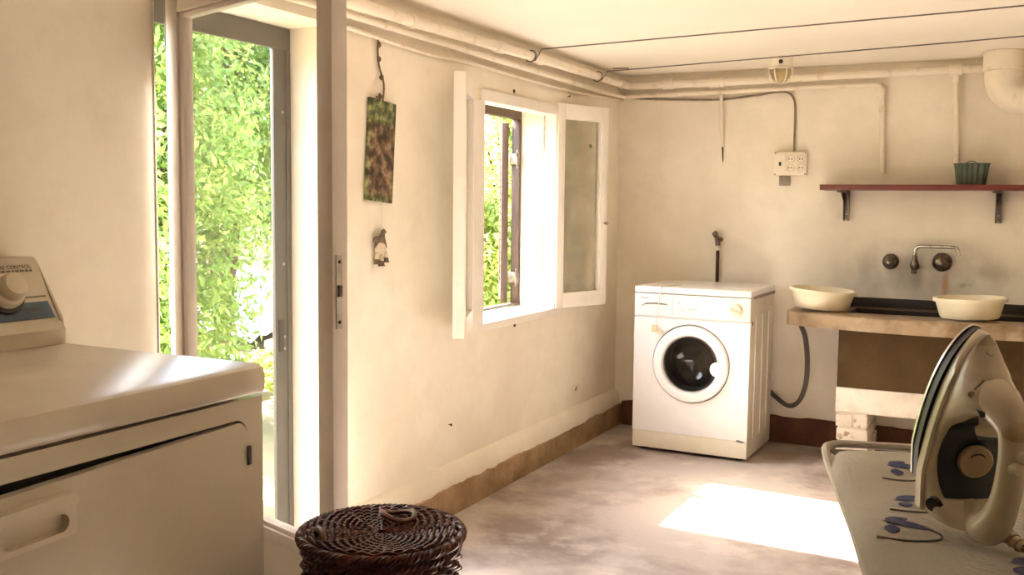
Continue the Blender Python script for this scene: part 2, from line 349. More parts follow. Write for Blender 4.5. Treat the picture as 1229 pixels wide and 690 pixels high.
def backwall_mat():
    m = M['wall'].copy(); m.name = 'back_wall_plaster'; n = m.node_tree; L = n.links.new
    b = n.nodes['Principled BSDF']; src = b.inputs['Base Color'].links[0].from_socket
    tc = n.nodes.new('ShaderNodeTexCoord'); sp = n.nodes.new('ShaderNodeSeparateXYZ'); L(tc.outputs['Object'], sp.inputs[0])
    no = n.nodes.new('ShaderNodeTexNoise'); no.inputs['Scale'].default_value = 6; no.inputs['Detail'].default_value = 8
    mp = n.nodes.new('ShaderNodeMapping'); mp.inputs['Scale'].default_value = (1, 1, 0.7); L(tc.outputs['Object'], mp.inputs[0]); L(mp.outputs[0], no.inputs['Vector'])
    def blob(cx, cz, sx, sz, col, strength, prev, n0=0.35, n1=0.7):
        d = n.nodes.new('ShaderNodeVectorMath'); d.operation = 'SUBTRACT'; L(tc.outputs['Object'], d.inputs[0]); d.inputs[1].default_value = (cx, D, cz)
        s = n.nodes.new('ShaderNodeVectorMath'); s.operation = 'MULTIPLY'; L(d.outputs[0], s.inputs[0]); s.inputs[1].default_value = (1/sx, 0, 1/sz)
        le = n.nodes.new('ShaderNodeVectorMath'); le.operation = 'LENGTH'; L(s.outputs[0], le.inputs[0])
        f = n.nodes.new('ShaderNodeMapRange'); f.inputs[1].default_value = 1; f.inputs[2].default_value = 0; f.interpolation_type = 'SMOOTHSTEP'; L(le.outputs['Value'], f.inputs[0])
        g = n.nodes.new('ShaderNodeMapRange'); g.inputs[1].default_value = n0; g.inputs[2].default_value = n1; g.inputs[4].default_value = strength; L(no.outputs[0], g.inputs[0])
        mu = n.nodes.new('ShaderNodeMath'); mu.operation = 'MULTIPLY'; L(f.outputs[0], mu.inputs[0]); L(g.outputs[0], mu.inputs[1])
        mx = n.nodes.new('ShaderNodeMix'); mx.data_type = 'RGBA'; L(mu.outputs[0], mx.inputs[0]); L(prev, mx.inputs[6]); mx.inputs[7].default_value = (*col, 1)
        return mx.outputs[2]
    c = blob(1.62, 0.93, 0.75, 0.26, (0.36, 0.33, 0.285), 0.95, src, 0.25, 0.62)              # damp patch around the taps
    c = blob(1.735, 0.88, 0.028, 0.13, (0.42, 0.26, 0.13), 0.9, c, 0.2, 0.4)    # rust run below the right tap
    c = blob(1.60, 0.92, 0.045, 0.10, (0.30, 0.27, 0.22), 0.9, c, 0.3, 0.5)     # grime below the spout
    c = blob(1.93, 0.95, 0.16, 0.06, (0.42, 0.36, 0.28), 0.7, c, 0.3, 0.5)
    c = blob(1.82, 0.882, 0.055, 0.022, (0.22, 0.19, 0.16), 1.0, c, 0.48, 0.56)    # old dark scribble
    c = blob(1.90, 0.895, 0.045, 0.045, (0.20, 0.17, 0.14), 1.0, c, 0.50, 0.58)
    L(c, b.inputs['Base Color'])
    return m
M['backwall'] = backwall_mat()
obj('wall_back', one(box, 0, WX1+T, D, D+T, 0, CEIL), 'backwall', smooth=False, kind='structure')
obj('wall_right', one(box, WX1, WX1+T, WY0-T, D, 0, CEIL), 'wall', smooth=False, kind='structure')
bm = one(box, 0, WX1, WY0-T, WY0, 0, CEIL)
obj('wall_rear', bm, 'wall', smooth=False, kind='structure')

# lower plaster swelling and the ragged brown cement skirting along the left wall
def ragged(y0, y1, base, amp, step, seed):
    rnd = random.Random(seed); P = []; y = y0; off = 0
    while y < y1:
        P.append((y, base + off)); y += step*rnd.uniform(0.5, 1.5); off = max(-amp, min(amp, off + rnd.uniform(-amp, amp)*0.8))
    P.append((y1, base)); return P
bl = struct('baseboard_left', (0.0, 2.72, 0))
bm = B(); prism(bm, [(0, 0), (0.028, 0), (0.032, 0.13), (0.028, 0.168), (0.015, 0.188), (0, 0.20)], (1, 0, 0), (0, 0, 1), (0, D-DY1-0.001, 0), (0, DY1, 0))
obj('plaster_plinth', bm, 'wall', bl, smooth=True)
P = ragged(DY1+0.01, D-0.002, 0.110, 0.006, 0.022, 3)
bm = B(); prism(bm, [(DY1+0.01, 0)] + P + [(D-0.002, 0)], (0, 1, 0), (0, 0, 1), (0.016, 0, 0), (0.032, 0, 0))
obj('cement_skirting', bm, 'skirt', bl, smooth=False)
bb = struct('baseboard_back', (1.7, D, 0))
P = ragged(0.055, WX1, 0.133, 0.009, 0.06, 8)
bm = B(); prism(bm, [(0.055, 0)] + P + [(WX1, 0)], (1, 0, 0), (0, 0, 1), (0, -0.03, 0), (0, D, 0))
obj('cement_skirting', bm, 'skirt_red', bb, smooth=False)

# ------------------------------------------------------------------ outer door frame (dark grey) in the doorway
tf = struct('trim_1', (-0.21, (DY0+DY1)/2, 0))
XF0, XF1 = -0.205, -0.190
obj('jamb', one(box, XF0, XF1, DY1-0.088, DY1, 0, DZ-0.075, 0.003), 'greyalu', tf)
obj('jamb', one(box, XF0, XF1, DY0, DY0+0.03, 0, DZ-0.075, 0.003), 'greyalu', tf)
obj('head', one(box, XF0, XF1, DY0, DY1, DZ-0.075, DZ-0.001, 0.004), 'greyalu', tf)
obj('stop_bead', one(box, XF1, XF1+0.006, DY1-0.030, DY1-0.022, 0, DZ-0.075, 0.002), 'greyalu', tf)
for z in (0.80, 0.76, 1.05, 1.56):
    obj('screw', one(lathe, [(0, 0), (0.006, 0), (0.005, 0.003), (0, 0.004)], (XF1, DY1-0.045, z), (1, 0, 0), 8), 'steel', tf)
obj('strike_plate', one(box, XF1, XF1+0.004, DY1-0.075, DY1-0.050, 0.75, 0.86, 0.001), 'black', tf)

# ------------------------------------------------------------------ the glazed door leaf, standing open into the room
LA = math.radians(-18.0); LW, LT = 0.742, 0.040
dl = bpy.data.objects.new('door_1', None); COL.objects.link(dl); dl['kind'] = 'structure'
dl.matrix_world = Matrix.Translation((0.022, 1.948, 0)) @ Matrix.Rotation(LA, 4, 'Z'); INV[dl.name] = dl.matrix_world.inverted()
def leaf(name, m, x0, x1, y0, y1, z0, z1, bev=0.003, parent=dl): return obj(name, one(box, x0, x1, y0, y1, z0, z1, bev), m, parent, local=True)
ZT, SW = 1.812, 0.062
leaf('hinge_stile', 'doorpaint', 0.0, SW, 0, LT, 0.015, ZT)
leaf('lock_stile', 'doorpaint', LW-SW+0.006, LW, 0, LT, 0.015, ZT)
leaf('top_rail', 'doorpaint', SW, LW-SW+0.006, 0, LT, ZT-0.070, ZT)
leaf('bottom_rail', 'doorpaint', SW, LW-SW+0.006, 0, LT, 0.015, 0.10)
leaf('middle_rail', 'doorpaint', SW, LW-SW+0.006, 0, LT, 0.462, 0.488)
leaf('glazing_bead', 'doorpaint', SW, SW+0.020, 0.006, LT-0.006, 0.488, ZT-0.070)
leaf('glazing_bead', 'doorpaint', SW+0.020, LW-SW-0.006, 0.006, LT-0.006, ZT-0.084, ZT-0.070)
leaf('glazing_bead', 'doorpaint', SW+0.020, LW-SW-0.006, 0.006, LT-0.006, 0.488, 0.500)
leaf('lower_panel', 'doorpaint', SW-0.004, LW-SW+0.01, 0.012, LT-0.012, 0.10, 0.462)
leaf('glass_pane', 'glass', SW+0.016, LW-SW+0.006, LT/2-0.002, LT/2+0.002, 0.494, ZT-0.078, 0)
leaf('lock_plate', 'steel', LW, LW+0.003, 0.008, 0.024, 0.99, 1.15, 0.001)
for z in (1.005, 1.135): obj('screw', one(lathe, [(0, 0), (0.004, 0), (0.003, 0.002), (0, 0.003)], (LW+0.003, 0.016, z), (1, 0, 0), 8), 'black', dl, local=True)
leaf('latch_bolt', 'oldbrass', LW+0.003, LW+0.008, 0.011, 0.021, 1.06, 1.085, 0.001)
for z in (1.72, 0.98, 0.2):
    h = obj('hinge', one(tube, [(-0.008, 0.010, z-0.055), (-0.008, 0.010, z+0.055)], 0.008, 10), 'greyplate', dl, local=True)
    obj('hinge_flap', one(box, -0.026, 0.0, 0.010, 0.014, z-0.05, z+0.05), 'greyplate', h, local=True)
obj('hinge_post', one(box, -T+0.07, 0.004, DY0-0.001, DY0+0.002, 0, DZ), 'wall', tf)

# ------------------------------------------------------------------ the window: white inner frame, two casements, brown outer frame and shutter
win = struct('window_1', (0, (NY0+NY1)/2, NZ0))
def W_(name, m, x0, x1, y0, y1, z0, z1, bev=0.003, parent=win): return obj(name, one(box, x0, x1, y0, y1, z0, z1, bev), m, parent)
W_('frame_head', 'paint', -0.07, 0.012, NY0, NY1, NZ1-0.035, NZ1+0.012)
W_('frame_jamb', 'paint', -0.07, 0.012, NY0-0.095, NY0+0.030, NZ0+0.004, NZ1-0.035)
W_('frame_jamb', 'paint', -0.07, 0.012, NY1-0.035, NY1+0.006, NZ0+0.004, NZ1-0.035)
W_('sill', 'paint', -0.19, 0.010, NY0-0.012, NY1+0.006, NZ0-0.03, NZ0+0.006, 0.005)
W_('jamb_stop', 'paint', -0.07, -0.052, NY0+0.035, NY0+0.048, NZ0+0.012, NZ1-0.035)
W_('jamb_stop', 'paint', -0.07, -0.052, NY1-0.048, NY1-0.035, NZ0+0.012, NZ1-0.035)
bo = [(-0.255, -0.205)]
W_('outer_frame_head', 'brownwood', -0.238, -0.195, NY0, NY1, NZ1-0.048, NZ1-0.001)
W_('outer_frame_jamb', 'brownwood', -0.238, -0.195, NY1-0.024, NY1, NZ0+0.012, NZ1-0.048)
W_('outer_frame_jamb', 'brownwood', -0.238, -0.195, NY0, NY0+0.030, NZ0+0.012, NZ1-0.048)
W_('outer_frame_sill', 'brownwood', -0.238, -0.195, NY0+0.030, NY1-0.024, NZ0+0.012, NZ0+0.022)
def casement(hinge, ang, flip, glass):
    c = bpy.data.objects.new('casement', None); COL.objects.link(c); c.parent = win
    mw = Matrix.Translation((hinge[0], hinge[1], NZ0+0.004)) @ Matrix.Rotation(ang, 4, 'Z')
    c.matrix_local = INV[win.name] @ mw; INV[c.name] = mw.inverted()
    Wd, Hh, th, s = 0.372, NZ1-NZ0+0.022, 0.046*flip, 0.050
    def q(n_, m_, x0, x1, y0, y1, z0, z1, bev=0.003): return obj(n_, one(box, x0, x1, min(y0, y1), max(y0, y1), z0, z1, bev), m_, c, local=True)
    q('stile', 'paint', 0, s, 0, th, 0, Hh); q('stile', 'paint', Wd-s, Wd, 0, th, 0, Hh)
    q('rail', 'paint', s, Wd-s, 0, th, 0, 0.075); q('rail', 'paint', s, Wd-s, 0, th, Hh-0.075, Hh)
    q('bead', 'paint', s, s+0.008, th*0.2, th*0.75, 0.075, Hh-0.075, 0.001); q('bead', 'paint', Wd-s-0.008, Wd-s, th*0.2, th*0.75, 0.075, Hh-0.075, 0.001)
    q('glass_pane', glass, s-0.004, Wd-s+0.004, th*0.45, th*0.55, 0.071, Hh-0.071, 0)
    for z in (0.12, Hh-0.12): obj('hinge', one(tube, [(-0.004, th*0.3, z-0.03), (-0.004, th*0.3, z+0.03)], 0.006, 8), 'paint', c, local=True)
    return c, Wd, Hh, th
cR, Wd, Hh, th = casement((0.020, 4.470), math.atan2(4.812-4.46, 0.148-0.02), 1, 'glass_dirty')
obj('sticker', one(lathe, [(0, 0), (0.011, 0), (0.011, 0.001), (0, 0.001)], (Wd*0.62, -0.001, Hh-0.20), (0, -1, 0), 12), 'ink', cR, local=True)
obj('knob', one(lathe, [(0, 0), (0.005, 0), (0.005, 0.012), (0.009, 0.016), (0.008, 0.024), (0, 0.026)], (Wd-0.025, 0, 0.42), (0, -1, 0), 12), 'steel', cR, local=True)
dL = V(-0.4912, 0.8710, 0); hq = V(0.022-CAM.x, NY0-0.080-CAM.y, 0); bq = hq.dot(dL); sq = bq - math.sqrt(max(0, 0.385**2 - (hq.length_squared - bq*bq)))
fq = dL*sq - hq; aL = math.atan2(fq.y, fq.x)
casement((0.022, NY0-0.080), aL, -1, 'glass_dirty')
# brown shutter, swung outwards on two steel hinges
sh = bpy.data.objects.new('shutter', None); COL.objects.link(sh); sh.parent = win
mw = Matrix.Translation((-0.246, NY1-0.040, NZ0+0.02)) @ Matrix.Rotation(math.radians(119), 4, 'Z')
sh.matrix_local = INV[win.name] @ mw; INV[sh.name] = mw.inverted()
SH_ = NZ1-NZ0-0.085
for nm, a in (('stile', (0, 0.055, 0, SH_)), ('stile', (0.315, 0.37, 0, SH_)), ('rail', (0.055, 0.315, 0, 0.07)), ('rail', (0.055, 0.315, SH_-0.07, SH_))):
    obj(nm, one(box, a[0], a[1], 0, 0.035, a[2], a[3], 0.003), 'brownwood', sh, local=True)
for k in range(22):
    z = 0.085 + k*(SH_-0.17)/21
    obj('slat', one(box, 0.053, 0.317, 0.005, 0.030, z-0.014, z+0.010), 'brownwood', sh, local=True)
for z in (0.15, SH_-0.16):
    h = W_('shutter_hinge', 'bracket', -0.244, -0.190, NY1-0.040, NY1-0.024, NZ0+z-0.028, NZ0+z+0.028, 0.004)
    obj('hinge_pin', one(tube, [(-0.194, NY1-0.044, NZ0+z-0.045), (-0.194, NY1-0.044, NZ0+z+0.045)], 0.007, 10), 'bracket', h)
    obj('hinge_strap', one(box, -0.194, -0.190, NY1-0.066, NY1-0.046, NZ0+z+0.012, NZ0+z+0.030), 'bracket', h)
for (y, z) in ((4.02, NZ1+0.035), (4.05, NZ0-0.035)):
    tag(recenter(obj('wall_plug', one(lathe, [(0, 0), (0.009, 0), (0.008, 0.004), (0.004, 0.004), (0.003, 0.001), (0, 0.001)], (0.0, y, z), (1, 0, 0), 10), 'black')),
        'small black wall plug just above the window head' if z > 1 else 'small black wall plug just under the window sill', 'wall plug')

# ================================================================== PIPES AND CABLES
def pipe_thing(name, label, pts, r, m='pipe', clamps=(), couplings=(), cat='pipe', elbow=0.0):
    t = thing(name, label, cat, Vector(pts[0]))
    obj('pipe_run', one(tube, pts, r, 12), m, t)
    for p, d in couplings:
        p = Vector(p); d = Vector(d).normalized()
        obj('coupling', one(lathe, [(r, -0.032), (r*1.3, -0.028), (r*1.3, 0.028), (r, 0.032)], p, d, 14), m, t)
    for p, d, wall in clamps:
        p = Vector(p); d = Vector(d).normalized(); wall = Vector(wall)
        bm = B(); lathe(bm, [(r, -0.012), (r*1.22, -0.012), (r*1.22, 0.012), (r, 0.012)], p, d, 14)
        tube(bm, [p, p+wall*0.97], 0.005, 6)
        obj('clamp', bm, m, t)
    return t
ZU, ZL = 1.920, 1.868
up = [(0.062, 0.2, ZU-0.012), (0.062, 2.0, ZU-0.012), (0.062, 3.1, ZU-0.010), (0.062, 4.3, ZU+0.002), (0.062, D-0.085, ZU+0.004)]
up += [(0.066, D-0.070, ZU+0.003), (0.078, D-0.062, ZU+0.002)] + [(0.14, D-0.060, ZU), (0.55, D-0.060, ZU-0.002), (1.1, D-0.060, ZU+0.005), (1.75, D-0.060, ZU+0.010), (1.90, D-0.060, ZU+0.010)]
pipe_thing('ceiling_water_pipe', 'thick cream painted pipe just below ceiling, running around both walls', up, 0.021,
           couplings=(((0.062, 3.75, ZU-0.004), (0, 1, 0)), ((0.062, 4.15, ZU), (0, 1, 0)), ((0.30, D-0.06, ZU), (1, 0, 0)), ((0.56, D-0.06, ZU-0.002), (1, 0, 0)), ((1.74, D-0.06, ZU+0.010), (1, 0, 0))),
           clamps=(((0.062, 3.07, ZU-0.010), (0, 1, 0), (-0.062, 0, 0.0)), ((0.062, 5.2, ZU+0.004), (0, 1, 0), (-0.062, 0, 0)), ((0.32, D-0.06, ZU), (1, 0, 0), (0, 0, 0.062)), ((0.60, D-0.06, ZU-0.001), (1, 0, 0), (0, 0.06, 0))))
lo = [(0.034, 0.2, ZL+0.008), (0.034, 2.7, ZL+0.010), (0.034, 3.8, ZL+0.002), (0.034, 5.0, ZL-0.006), (0.034, D-0.05, ZL-0.004), (0.042, D-0.040, ZL-0.003), (0.055, D-0.036, ZL-0.002)]
lo += [(0.5, D-0.035, ZL+0.003), (1.05, D-0.035, ZL+0.008), (1.38, D-0.035, ZL+0.010), (1.396, D-0.035, ZL+0.006), (1.404, D-0.035, ZL-0.006), (1.414, D-0.030, 1.60), (1.419, D-0.018, 1.435)]
pipe_thing('slim_water_pipe', 'slim cream pipe under the thick one, dropping down above red shelf', lo, 0.0125,
           couplings=(((0.32, D-0.035, ZL+0.001), (1, 0, 0)), ((1.404, D-0.034, ZL-0.03), (0, 0, 1))),
           clamps=(((0.034, 2.95, ZL+0.009), (0, 1, 0), (-0.034, 0, 0)), ((0.034, 4.6, ZL-0.004), (0, 1, 0), (-0.034, 0, 0)), ((1.408, D-0.032, 1.75), (0, 0, 1), (0, 0.03, 0))))
pipe_thing('drop_pipe', 'cream pipe dropping from tee to shelf behind green tub',
           [(1.742, D-0.060, ZU-0.010), (1.744, D-0.058, ZU-0.05), (1.752, D-0.04, 1.72), (1.758, D-0.02, 1.50), (1.760, D-0.018, 1.380)], 0.0125,
           couplings=(((1.742, D-0.060, ZU-0.025), (0, 0, 1)),))
stub = pipe_thing('pipe_stub', 'short peeling cream conduit stub tapering to rust, above washing machine',
           [(0.588, D-0.031, 1.853), (0.592, D-0.028, 1.70), (0.597, D-0.012, 1.58)], [0.0095, 0.0088, 0.0065])
obj('rust_tip', one(tube, [(0.597, D-0.011, 1.58), (0.600, D-0.006, 1.50)], [0.005, 0.002], 8), 'rust', stub)
def cable(name, label, pts, r, m, cat='cable', sub=6):
    return tag(recenter(obj(name, one(tube, smooth_path(pts, sub), r, 6), m)), label, cat)
cable('wall_cable', 'sagging paint-covered cable stapled along wall under the pipes',
      [(0.012, DY1+0.02, 1.842), (0.012, 2.92, 1.834), (0.012, 3.29, 1.824), (0.012, 3.62, 1.833), (0.012, 3.90, 1.828), (0.012, 4.48, 1.826), (0.012, 5.28, 1.848), (0.02, D-0.012, 1.852)], 0.0075, 'pipe')
cable('socket_cable', 'dark cable curving down the wall into socket box',
      [(0.02, D-0.012, 1.866), (0.25, D-0.010, 1.845), (0.553, D-0.010, 1.833), (0.75, D-0.010, 1.846), (0.872, D-0.010, 1.861), (0.935, D-0.010, 1.856), (0.966, D-0.010, 1.825), (0.976, D-0.010, 1.77), (0.977, D-0.010, 1.65), (0.977, D-0.010, 1.550)], 0.006, 'greyplate')
for (a, b_, lab) in (((0.064, 4.06, 1.897), (WX1, 3.64, 1.955), 'thin clothes line strung under ceiling, tied nearer the window'),
                     ((0.064, 4.86, 1.901), (WX1, 4.22, 1.957), 'thin clothes line strung under ceiling, tied nearer the corner')):
    a = Vector(a); b_ = Vector(b_)
    mid = V(0.12, a.y-0.01, 1.945)
    bm = B(); tube(bm, [a + V(0.02, 0, 0), mid, mid.lerp(b_, 0.5)-V(0, 0, 0.006), b_], 0.0028, 6)
    tube(bm, arc(a + V(-0.002, 0, 0.022), 0.026, 0, 2*PI, 14, (1, 0, 0), (0, 0.2, 1)), 0.003, 5)
    o = tag(recenter(obj('clothes_line', bm, 'wire')), lab, 'clothes line')
tag(recenter(obj('ceiling_patch', one(box, 0.0, 0.085, -0.008, 0.008, -0.006, 0.0, 0.003, mtx=Matrix.Translation((0.085, 5.02, CEIL-0.0005)) @ Matrix.Rotation(0.25, 4, 'Z')), 'stone')), 'little stained strip stuck to ceiling in the corner above the pipes', 'strip')

# thick white duct bending away to the right
t = thing('vent_duct', 'thick white painted duct bending under ceiling at shelf end', 'duct', (1.95, D-0.20, CEIL))
r_ = 0.082; cx, cz = 1.950, 1.872
pts = [(cx, D-0.20, CEIL-0.001), (cx, D-0.20, cz)] + arc((cx+0.10, D-0.20, cz), 0.10, PI, 1.5*PI, 10, (1, 0, 0), (0, 0, 1))[1:] + [(2.4, D-0.20, cz-0.10), (3.1, D-0.20, cz-0.10)]
obj('duct_pipe', one(tube, pts, r_, 24), 'pipe', t)
obj('collar', one(lathe, [(r_, -0.045), (r_+0.007, -0.043), (r_+0.007, 0.043), (r_, 0.045)], (cx, D-0.20, 1.938), (0, 0, 1), 24), 'pipe', t)
obj('strap', one(lathe, [(r_, -0.015), (r_+0.004, -0.014), (r_+0.004, 0.014), (r_, 0.015)], (2.6, D-0.20, cz-0.10), (1, 0, 0), 24), 'pipe', t)

# ceiling bulkhead lamp with its guard
LX, LY = 0.977, 4.965
t = thing('bulkhead_lamp', 'small cream bulkhead lamp with wire guard on ceiling above socket box', 'lamp', (LX, LY, CEIL))
obj('lamp_base', one(lathe, [(0, 0), (0.056, 0), (0.058, -0.006), (0.054, -0.022), (0.056, -0.040), (0.060, -0.048), (0.052, -0.050), (0, -0.050)], (LX, LY, CEIL), (0, 0, 1), 28), 'lampbase', t)
obj('cable_hole', one(lathe, [(0, 0), (0.010, 0), (0.010, 0.006), (0, 0.004)], (LX+0.010, LY-0.053, CEIL-0.028), (0.19, -1, 0), 14), 'black', t)
obj('glass_dome', one(lathe, [(0.048, -0.050), (0.048, -0.075), (0.042, -0.100), (0.028, -0.116), (0, -0.122)], (LX, LY, CEIL), (0, 0, 1), 28), 'lampglass', t)
g = obj('guard_ring', one(lathe, [(0.054, -0.052), (0.060, -0.052), (0.060, -0.060), (0.054, -0.060)], (LX, LY, CEIL), (0, 0, 1), 28, True), 'lampbase', t)
for k in range(6):
    a = k*PI/3 + 0.2; d = V(math.cos(a), math.sin(a), 0)
    obj('guard_wire', one(tube, [V(LX, LY, CEIL-0.056)+d*0.056, V(LX, LY, CEIL-0.085)+d*0.055, V(LX, LY, CEIL-0.112)+d*0.042, V(LX, LY, CEIL-0.126)+d*0.022, V(LX, LY, CEIL-0.128)], 0.0032, 6), 'lampbase', t)

# ================================================================== BACK WALL FITTINGS
# socket box
t = thing('socket_box', 'cream wall box with four round sockets and a breaker', 'socket', (0.965, D, 1.42))
obj('box_body', one(box, 0.882, 1.050, D-0.045, D, 1.424, 1.546, 0.006), 'socket', t)
obj('breaker_panel', one(box, 0.890, 0.942, D-0.050, D-0.044, 1.432, 1.538, 0.002), 'socket', t)
obj('breaker_switch', one(box, 0.910, 0.922, D-0.058, D-0.049, 1.474, 1.494, 0.002), 'black', t)
for ix in range(2):
    for iz in range(2):
        c = (0.968 + ix*0.053, D-0.045, 1.464 + iz*0.045)
        s_ = obj('socket_ring', one(lathe, [(0.016, 0), (0.022, 0), (0.022, 0.007), (0.019, 0.008), (0.017, 0.004), (0.016, 0)], c, (0, -1, 0), 20), 'socket', t)
        obj('socket_well', one(lathe, [(0, 0.001), (0.017, 0.001), (0.017, 0.003)], c, (0, -1, 0), 20), 'socket', s_)
        for dx in (-0.007, 0.007): obj('socket_hole', one(lathe, [(0, 0), (0.0035, 0), (0.0035, 0.0025), (0, 0.0025)], (c[0]+dx, c[1], c[2]), (0, -1, 0), 8), 'black', s_)
for x, z in ((0.889, 1.540), (1.043, 1.540), (0.889, 1.430), (1.043, 1.430)):
    obj('screw', one(lathe, [(0, 0), (0.004, 0), (0.003, 0.003), (0, 0.003)], (x, D-0.045, z), (0, -1, 0), 8), 'oldbrass', t)
o = tag(recenter(obj('junction_plate', one(box, 0.905, 0.962, D-0.012, D, 1.372, 1.4235, 0.002), 'greyplate')), 'small grey metal plate on wall right under the socket box', 'plate')

# red shelf, brackets and tub
SZ0, SZ1 = 1.347, 1.374
t = thing('wall_shelf', 'red-brown varnished wall shelf on two metal brackets', 'shelf', (1.8, D, SZ0))
obj('shelf_board', one(box, 1.146, 2.62, D-0.20, D-0.001, SZ0, SZ1, 0.002), 'redshelf', t)
for x in (1.252, 1.956):
    bm = B(); box(bm, x-0.015, x+0.015, D-0.008, D, SZ0-0.155, SZ0, 0.003); box(bm, x-0.015, x+0.015, D-0.15, D, SZ0-0.006, SZ0, 0.001)
    br = obj('bracket', bm, 'bracket', t)
    bm = B()
    for s in (-1, 1):
        prism(bm, [(0, 0), (-0.018, 0), (-0.022, 0.03), (-0.040, 0.10), (-0.14, 0.148), (0, 0.148)], (0, 1, 0), (0, 0, 1), (0.003*s, 0, 0), (x+0.011*s, D-0.006, SZ0-0.150))
    obj('bracket_rib', bm, 'bracket', br)
    obj('mounting_lug', one(box, x-0.028, x+0.008, D-0.16, D-0.14, SZ0-0.012, SZ0-0.002, 0.002), 'oldbrass', br)
    for z in (0.03, 0.06): obj('screw', one(lathe, [(0, 0), (0.006, 0), (0.004, 0.003), (0, 0.004)], (x, D-0.008, SZ0-z-0.09), (0, -1, 0), 8), 'steel', br)
t = thing('plastic_tub', 'small dark green ribbed plastic tub on red shelf', 'tub', (1.832, D-0.10, SZ1))
def tub_ring(z, hx, hy, n=120):
    out = []
    for k in range(n):
        a = 2*PI*k/n; c, s = math.cos(a), math.sin(a)
        q = (abs(c)**6 + abs(s)**6)**(-1/6); f = 1 + 0.045*math.cos(a*20)
        out.append(V(1.832 + c*q*hx*f, D-0.10 + s*q*hy*f, SZ1+z))
    return out
bm = B(); rr = []
for z, hx, hy in ((0.0, 0.061, 0.045), (0.05, 0.068, 0.050), (0.098, 0.074, 0.055), (0.098, 0.070, 0.051), (0.05, 0.064, 0.046), (0.005, 0.057, 0.041)):
    rr.append([bm.verts.new(p) for p in tub_ring(z+0.001, hx, hy)])
for a, b_ in zip(rr, rr[1:]):
    for k in range(120): bm.faces.new((a[k], a[(k+1) % 120], b_[(k+1) % 120], b_[k]))
bm.faces.new(rr[0][::-1]); bm.faces.new(rr[-1])
obj('tub_body', bm, 'greenplastic', t)
bm = B(); P = tub_ring(0.100, 0.075, 0.056); tube(bm, P, 0.003, 6, closed=True); obj('rim', bm, 'greenplastic', t)
obj('handle', one(tube, arc((1.832, D-0.154, SZ1+0.098), 0.022, 0, PI, 10, (1, 0, 0), (0, 0, 0.6)), 0.003, 6), 'greenplastic', t)

# taps
def tap_knob(x, z, r_, label):
    t = thing('wall_tap', label, 'tap', (x, D, z))
    obj('rose', one(lathe, [(0, 0), (r_, 0), (r_*1.0, 0.006), (r_*0.8, 0.014), (r_*0.4, 0.018), (0, 0.018)], (x, D, z), (0, -1, 0), 28), 'oldbrass', t)
    obj('handle_dome', one(lathe, [(0, 0.060), (r_*0.3, 0.059), (r_*0.6, 0.052), (r_*0.78, 0.040), (r_*0.80, 0.030), (r_*0.6, 0.022), (r_*0.35, 0.016)], (x-0.004, D, z), (0, -1, 0), 8), 'oldbrass', t)
    obj('handle_cap', one(lathe, [(0, 0.064), (0.008, 0.063), (0.009, 0.058), (0, 0.057)], (x-0.004, D, z), (0, -1, 0), 14), 'chrome', t)
tap_knob(1.476, 0.990, 0.040, 'round tarnished tap knob on wall, the smaller one, left of spout')
tap_knob(1.716, 0.995, 0.047, 'round tarnished tap knob on wall, the larger one, under spout arm')
t = thing('swivel_spout', 'thin chrome swivel spout bent over the trough', 'spout', (1.592, D, 0.965))
obj('valve_body', one(lathe, [(0, -0.04), (0.010, -0.04), (0.016, -0.034), (0.012, -0.022), (0.016, -0.012), (0.021, 0.0), (0.020, 0.018), (0.014, 0.03), (0.011, 0.05)], (1.592, D-0.045, 0.975), (0, 0, 1), 18), 'oldbrass', t)
obj('wall_stem', one(lathe, [(0, 0), (0.020, 0), (0.018, 0.006), (0.010, 0.008), (0.010, 0.045)], (1.592, D, 0.972), (0, -1, 0), 14), 'oldbrass', t)
ps = [(1.592, D-0.045, 1.02), (1.592, D-0.046, 1.045)] + arc((1.618, D-0.050, 1.047), 0.026, PI, PI/2, 6, (1, -0.15, 0), (0, 0, 1)) + arc((1.768, D-0.075, 1.049), 0.024, PI/2, 0, 6, (1, -0.15, 0), (0, 0, 1)) + [(1.797, D-0.08, 1.032)]
obj('spout_arm', one(tube, ps, 0.0088, 12), 'chrome', t)
# water valve above the washing machine
t = thing('water_valve', 'brass water valve on rusty upright pipe behind washing machine', 'valve', (0.590, D, 0.70))
obj('riser_pipe', one(tube, [(0.592, D-0.022, 0.55), (0.590, D-0.022, 1.035)], 0.009, 10), 'rust', t)
obj('joint_nut', one(lathe, [(0.009, -0.016), (0.013, -0.014), (0.013, 0.014), (0.009, 0.016)], (0.590, D-0.022, 1.035), (0, 0, 1), 6), 'lampbase', t)
obj('valve_body', one(tube, [(0.590, D-0.022, 1.045), (0.588, D-0.024, 1.075), (0.584, D-0.030, 1.100)], [0.013, 0.015, 0.012], 12), 'oldbrass', t)
obj('valve_handle', one(tube, [(0.584, D-0.040, 1.095), (0.580, D-0.048, 1.112), (0.576, D-0.052, 1.118)], [0.012, 0.017, 0.014], 12), 'oldbrass', t)
obj('outlet', one(tube, [(0.592, D-0.026, 1.068), (0.606, D-0.040, 1.075), (0.616, D-0.05, 1.082)], [0.010, 0.010, 0.012], 10), 'oldbrass', t)

